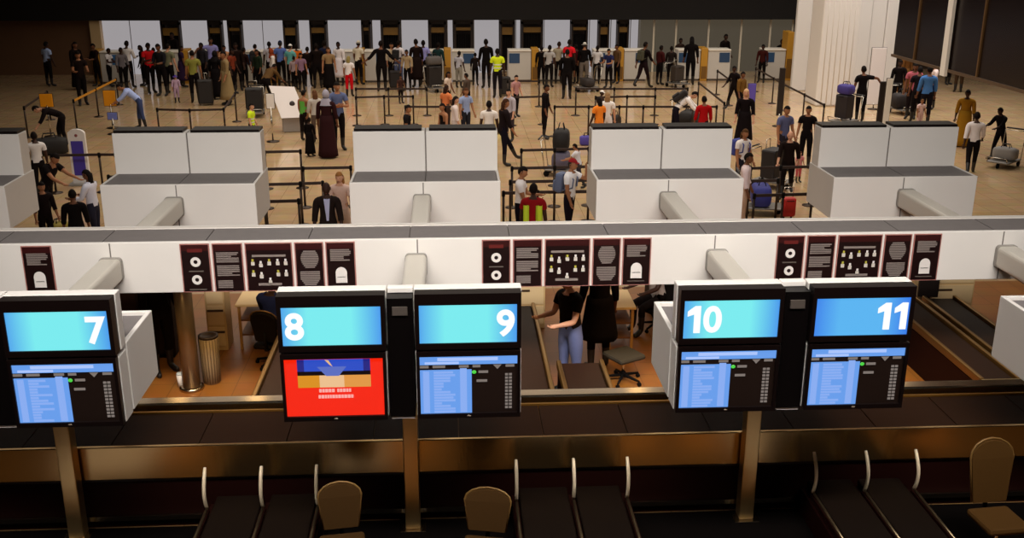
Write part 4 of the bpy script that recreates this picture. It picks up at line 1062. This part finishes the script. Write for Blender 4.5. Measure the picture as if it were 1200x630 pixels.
def build_person(J):
    P, _, V, E, L, head, hrot, hands, pel = J
    vs, ns, fs = P['mesh']
    # where it stands
    if P['at']: gx, gy = P['at']; h = P['h']
    elif P['yf'] is None:
        h = P['h'] or 1.72; g = at_z(P['px'], P['yh']+1, h); gx, gy = g.x, g.y
    else:
        g = at_z(P['px'], P['yf']-1, 0); gx, gy = g.x, g.y; h = at_y(P['px'], P['yh'], gy).z
        full = 1.75 if P['pose'] not in ('bend', 'stoop') else 1.5
        if h > 2.02: h = 2.02
        if P['pose'] in ('bend', 'stoop', 'lean', 'squat'): h = 1.78
        if 44.85 < gy < 46.75:
            gy = 44.8 if gy < 45.9 else 46.8
            q = at_y(P['px'], P['yh'], gy); gx = q.x; h = min(2.02, max(1.1, q.z))
    gx, gy, h = settle(P, gx, gy, h)
    k = h/1.75
    # label verts by nearest bone
    bones = []
    for a, b in E: bones.append((V[a], V[b]-V[a], L[b], 1 if V[b].x > 0 else -1))
    labs = []; sides = []
    for v in vs:
        best = 1e9; bl = None
        for A, D, l, sd_ in bones:
            t = max(0, min(1, (v-A).dot(D)/max(1e-9, D.length_squared))); d = (v-A-D*t).length_squared
            if d < best: best = d; bl = l; bs = sd_
        labs.append(bl); sides.append(bs)
    skin = mat(SKINS[P['skin']], .6, spec=.25)
    B = MB(); B.add(vs, fs, skin, True)
    # head with face
    hm = Matrix.Rotation(hrot, 3, 'X')
    def HT(p): return head+hm @ Vector(p)
    B.add([HT(p) for p in HPTS], HFS, skin, True)
    for s in (-1, 1):
        n = 8
        ec = [HT((s*.029+.013*math.cos(2*PI*q/n), -.0835, .014+.008*math.sin(2*PI*q/n))) for q in range(n)]
        B.add(ec+[HT((s*.029, -.088, .014))], [(q, (q+1) % n, n) for q in range(n)], mat('#1a0f0c', .3), True)
        er = [[HT((s*(.070+.012*w_), .008+.022*math.cos(2*PI*q/n)+.008*w_, -.005+.034*math.sin(2*PI*q/n))) for q in range(n)] for w_ in (0, 1)]
        B.loft(er, skin)
    mo = [HT((.024*math.cos(2*PI*q/8), -.0885+.004*abs(math.cos(2*PI*q/8)), -.062+.008*math.sin(2*PI*q/8))) for q in range(8)]
    B.add(mo+[HT((0, -.093, -.062))], [(q, (q+1) % 8, 8) for q in range(8)], mat('#5a2a22', .5), True)
    # hands: four bent fingers of unequal length and a thumb from the side of the palm
    for (w, d, s) in hands:
        side = d.cross(Vector((0, 1, 0)) if abs(d.y) < .9 else Vector((0, 0, 1))).normalized()
        curl = side.cross(d).normalized()
        if curl.y > 0 and abs(d.z) > .6: curl = -curl
        base = w+d*.078
        for q, ln in enumerate((.062, .075, .07, .055)):
            off = side*((q-1.5)*.019)
            p0 = base+off; p1 = p0+d*ln*.5+curl*.006; p2 = p1+(d*.8+curl*.6).normalized()*ln*.35; p3 = p2+(d*.4+curl*.9).normalized()*ln*.25
            B.tube([p0-d*.012, p0, p1, p2, p3], [.009, .009, .0085, .0075, .005], skin, 5)
        sd = side if (side.y < 0 or abs(side.y) < .2) else -side
        t0 = w+d*.025+sd*.018; t1 = t0+(d*.6+sd*.8).normalized()*.035; t2 = t1+(d*.85+sd*.2+curl*.3).normalized()*.03
        B.tube([t0, t1, t2], [.012, .0105, .007], skin, 5)
    root = B.build('person')
    tag(root, P['label'], 'person', 'people in the terminal hall' if not P['at'] else 'people in the office')
    # clothing shells
    def shell(name, pick, off, ma, mid=True):
        sel = [f for f in fs if sum(1 for i in f if pick(i)) >= len(f)*.5]
        if not sel: return
        used = sorted({i for f in sel for i in f}); mp = {i: n for n, i in enumerate(used)}
        m2 = MB(); m2.add([vs[i]+ns[i]*off for i in used], [[mp[i] for i in f] for f in sel], ma, True)
        return m2.build(name, root)
    zp = pel.z
    low = {'l': ('torso', 'uarm', 'farm'), 's': ('torso', 'uarm'), 'n': ('torso',)}[P['sl']]
    topm = mat(P['top'], .85, noise=.08, scale=14, spec=.08)
    shell('shirt', lambda i: labs[i] in low or (labs[i] == 'pelvis' and vs[i].z > zp-.04), .016, topm)
    shell('trousers', lambda i: labs[i] in ('thigh', 'shin') or labs[i] == 'pelvis', .011, mat(P['bot'], .85, noise=.08, scale=14, spec=.08))
    for sd in (-1, 1):
        shell('shoe', lambda i: labs[i] == 'foot' and sides[i] == sd, .010, mat(P['shoe'], .5))
    if P['dress']:
        c, hem = P['dress']; rings = []
        ztop = zp+.16; zb = hem
        lk = [v for v, l in zip(V, L) if l in ('shin', 'foot', 'thigh')]
        ex = max(abs(v.y) for v in lk)*.7
        for q in range(7):
            t = q/6; z = ztop+(zb-ztop)*t
            n = 18
            rings.append([((.165*P['wide']+.09*t+.012*t*math.cos(6*2*PI*a/n))*math.cos(2*PI*a/n), (.125*P['wide']+(.06+ex*.5)*t+.012*t*math.cos(6*2*PI*a/n))*math.sin(2*PI*a/n), z) for a in range(n)])
        MB().loft(rings[::-1], mat(c, .85, noise=.08, scale=14, spec=.08), True, True).build('skirt', root)
    ex = P['extra']
    if 'vest' in ex:
        st = MB()
        for z in (1.08, 1.2): st.loft([ring(0, .0, z-.02, .168*P['wide'], .122*P['wide']), ring(0, .0, z+.02, .17*P['wide'], .124*P['wide'])], mat('#d8dcc8', .4), cap=False)
        st.build('reflective_bands', root)
    if 'band' in ex:
        MB().loft([ring(0, 0, 1.12, .16, .12), ring(0, 0, 1.2, .168, .122)], mat('#b85a24', .8), cap=False).build('orange_band', root)
    if 'hivest' in ex:
        v_ = MB()
        for s in (-1, 1):
            v_.loft([[(s*.065, y, z), (s*.175, y, z), (s*.185, y*.4, z), (s*.18, .0, z)] for y, z in ((.13, 1.0), (.135, 1.2), (.13, 1.36))], mat('#c4dc2c', .7), cap=False)
            v_.loft([[(s*.065, -y, z), (s*.175, -y, z), (s*.185, -y*.4, z), (s*.18, .0, z)] for y, z in ((.13, 1.0), (.135, 1.2), (.13, 1.36))], mat('#c4dc2c', .7), cap=False)
        v_.build('vest', root)
    if 'suit' in ex:
        MB().add([(-.055, -.128, 1.44), (.055, -.128, 1.44), (.035, -.137, 1.22), (.02, -.135, 1.05), (-.02, -.135, 1.05), (-.035, -.137, 1.22)], [(0, 1, 2, 3, 4, 5)], mat('#b9bde0', .7)).add([(-.055, -.10, 1.46), (.055, -.10, 1.46), (.055, -.128, 1.44), (-.055, -.128, 1.44)], [(0, 1, 2, 3)], mat('#b9bde0', .7)).build('shirt_front', root)
    # hair and headgear
    hcm = mat(P['hc'], .8, spec=.12); hk = P['hair']
    def cap_shell(pick, off):
        sel = [f for f in HFS if all(pick(*HLAB[i]) for i in f)]
        used = sorted({i for f in sel for i in f}); mp = {i: n for n, i in enumerate(used)}
        return [HT(HPTS[i]+HPTS[i].normalized()*off) for i in used], [[mp[i] for i in f] for f in sel]
    hb = MB()
    if hk in ('short', 'long', 'xlong', 'bun', 'cap', 'hat'):
        v2, f2 = cap_shell(lambda z, a: z > .42 or (z > -.25 and math.cos(a) < .25) or (z > -.55 and math.cos(a) < -.45), .011)
        hb.add(v2, f2, hcm if hk not in ('cap', 'hat') else mat('#140c09', .8), True)
        if hk in ('long', 'xlong'):
            zl = -.30 if hk == 'long' else -.48
            rg = []
            for q in range(6):
                t = q/5; z = .02+(zl-.02)*t; wdt = .078+.02*math.sin(PI*t)-.025*t
                rg.append([HT((0, .05, 0))+Vector((wdt*math.cos(2*PI*a/12), .025+.015*t+.04*math.sin(2*PI*a/12), z)) for a in range(12)])
            hb.loft(rg[::-1], hcm)
        if hk == 'bun':
            c = HT((0, .10, .05)); hb.ell(c, (.04, .04, .04), hcm)
        hb.build('hair', root)
    elif hk == 'bald':
        v2, f2 = cap_shell(lambda z, a: -.3 < z < .2 and math.cos(a) < -.1, .006); hb.add(v2, f2, hcm, True); hb.build('hair', root)
    elif hk == 'hijab':
        v2, f2 = cap_shell(lambda z, a: z > .5 or math.cos(a) < .72, .02); hb.add(v2, f2, hcm, True)
        hb.loft([ring(0, V[4].y, V[4].z+.06, .085, .095), ring(0, V[4].y, V[4].z-.02, .14, .12), ring(0, V[4].y, V[4].z-.12, .20, .14)][::-1], hcm, cap=False)
        hb.build('headscarf', root)
    if hk in ('cap', 'hat'):
        c2 = MB(); v2, f2 = cap_shell(lambda z, a: z > .3, .018); c2.add(v2, f2, hcm, True)
        co = c2.build('cap' if hk == 'cap' else 'hat', root); c2 = MB()
        if hk == 'cap':
            vv = [HT((.07*math.sin(a), -.07-.075*max(0, math.cos(a)), .045)) for a in [math.radians(-80+16*q) for q in range(11)]]
            ww = [HT((.068*math.sin(a), -.08, .055)) for a in [math.radians(-80+16*q) for q in range(11)]]
            c2.add(vv+ww, [(q, q+1, 12+q, 11+q) for q in range(10)], hcm)
        else:
            n = 16
            c2.add([HT((.095*math.cos(2*PI*q/n), .11*math.sin(2*PI*q/n), .04)) for q in range(n)]+[HT((.155*math.cos(2*PI*q/n), .17*math.sin(2*PI*q/n), .025)) for q in range(n)], [(q, (q+1) % n, n+(q+1) % n, n+q) for q in range(n)], hcm)
        c2.build('brim', co)
    root.location = (gx, gy, 0); root.scale = (k, k, k); root.rotation_euler = (0, 0, math.radians(P['rot']))
    P['root'] = root; P['k'] = k
    return root
for J in jobs: build_person(J)

office_chair((3.3, 15.8, 0), -60, 'dark office chair under the seated person behind the small desk', '#15100e', seat_z=.36)
office_chair((-2.72, 14.6, 0), 165, 'dark office chair under the seated person left of screen eight', '#15100e', seat_z=.36)
# worn bags: things of their own, resting on the wearer's back or shoulder
def backpack(frag, col, lab, w=.30, hgt=.42, y=.14):
    P = [p for p in PEOPLE if frag in p['label']][0]; r = P['root']
    a = math.radians(P['rot']); k = P['k']; tp = math.radians(POSES[P['pose']][0])
    z = 1.06*k
    yo = y*k
    v = rotx(Vector((0, y, 1.08-.95)), tp); loc = Vector((0, v.y*k, (v.z+.95)*k)); 
    x, yy = loc.x*math.cos(a)-loc.y*math.sin(a), loc.x*math.sin(a)+loc.y*math.cos(a)
    t = empty('backpack', (r.location.x+x, r.location.y+yy, loc.z), P['rot'], lab, 'backpack')
    t.rotation_euler = (tp, 0, a)
    MB().bbox(-w/2, w/2, -.01, .17, -.06, hgt-.06, mat(col, .8, bump=.2), .06).build('main_pocket', t)
    MB().bbox(-w/2+.04, w/2-.04, .165, .215, -.03, hgt*.45, mat(col, .8), .02).build('front_pocket', t)
    for s in (-1, 1): MB().tube([(s*.09, -.0, .34), (s*.10, -.10, .38), (s*.11, -.25, .28), (s*.12, -.24, .1), (s*.12, -.0, .0)], .016, mat(col, .8), 6).build('strap', t)
backpack('jeans wearing a black backpack', '#0e0a0b', 'black backpack worn over the white shirt at the far desks')
backpack('olive backpack', '#3c3a28', 'olive backpack worn by the tall person in black')
backpack('black rucksack stooping', '#120b0b', 'black rucksack on the stooping person in the white shirt', .34, .5)
backpack('raising an arm', '#5a6480', 'grey blue backpack on the person in the red white and blue cap')
backpack('dark rucksack above', '#0f0b0b', 'dark rucksack on the person above the white cloth sign')
backpack('blue bag right', '#2f3a86', 'blue backpack on the white topped person right of the third block')

# ------------------------------------------------------------------ light
def area(loc, size, power, col, rot=(0, 0, 0), spread=None):
    l = bpy.data.lights.new('ceiling_light', 'AREA'); l.shape = 'RECTANGLE'; l.size, l.size_y = size; l.energy = power; l.color = col
    if spread: l.spread = math.radians(spread)
    o = bpy.data.objects.new('ceiling_light', l); COL.objects.link(o); o.location = loc; o.rotation_euler = [math.radians(a) for a in rot]; return o
def spot(loc, power, col, angle=70, rot=(0, 0, 0), r=.08):
    l = bpy.data.lights.new('downlight', 'SPOT'); l.energy = power; l.color = col; l.spot_size = math.radians(angle); l.spot_blend = .6; l.shadow_soft_size = r
    o = bpy.data.objects.new('downlight', l); COL.objects.link(o); o.location = loc; o.rotation_euler = [math.radians(a) for a in rot]; return o
WARM = (1, .88, .74); AMB = (1, .66, .29)
area((2, 30, 8.8), (24, 20), 2300, WARM, spread=150)
area((1.0, 42, 8.8), (28, 8), 640, WARM, spread=150)
area((17, 36, 8.8), (8, 12), 900, (1, .93, .86), spread=140)  # added fill to brighten the white column and partition
area((0.8, 6.0, 8.8), (14, 2.0), 960, (1, .94, .89), (44, 0, 0), spread=90)  # added key light, tilted to brighten the white upright fronts
for x in (-3.65, -2.65, -.7, .3, 2.45, 3.35, 5.1, 6.0):
    spot((x, 12.75, 1.92), 46, AMB, 130, r=.11)
for x in (-2.9, -1.6, .1, 2.6, 3.9, 6.2): spot((x, 13.9, 1.9), 16, AMB, 130)
for x in (-3.0, -2.15, -.5, .3, 2.0, 2.7, 4.5, 5.3): spot((x*1.15, 8.3, 4.4), 1900, (1, .66, .26), 9, r=.04)  # added warm pools out of view, for gold streaks in the steel
for x in (-4.3, -1.45, 1.3, 4.15): spot((x, 8.2, 5.0), 420, (1, .95, .95), 17, r=.05)  # added cool spots brightening the unseen grey floor patches
w = bpy.data.worlds.new('world'); SC.world = w; w.use_nodes = True
w.node_tree.nodes['Background'].inputs[0].default_value = (.5, .45, .4, 1); w.node_tree.nodes['Background'].inputs[1].default_value = .05
vs_ = SC.view_settings
vs_.view_transform = 'Standard'; vs_.look = 'None'; vs_.exposure = 0; vs_.gamma = 1; vs_.use_curve_mapping = False
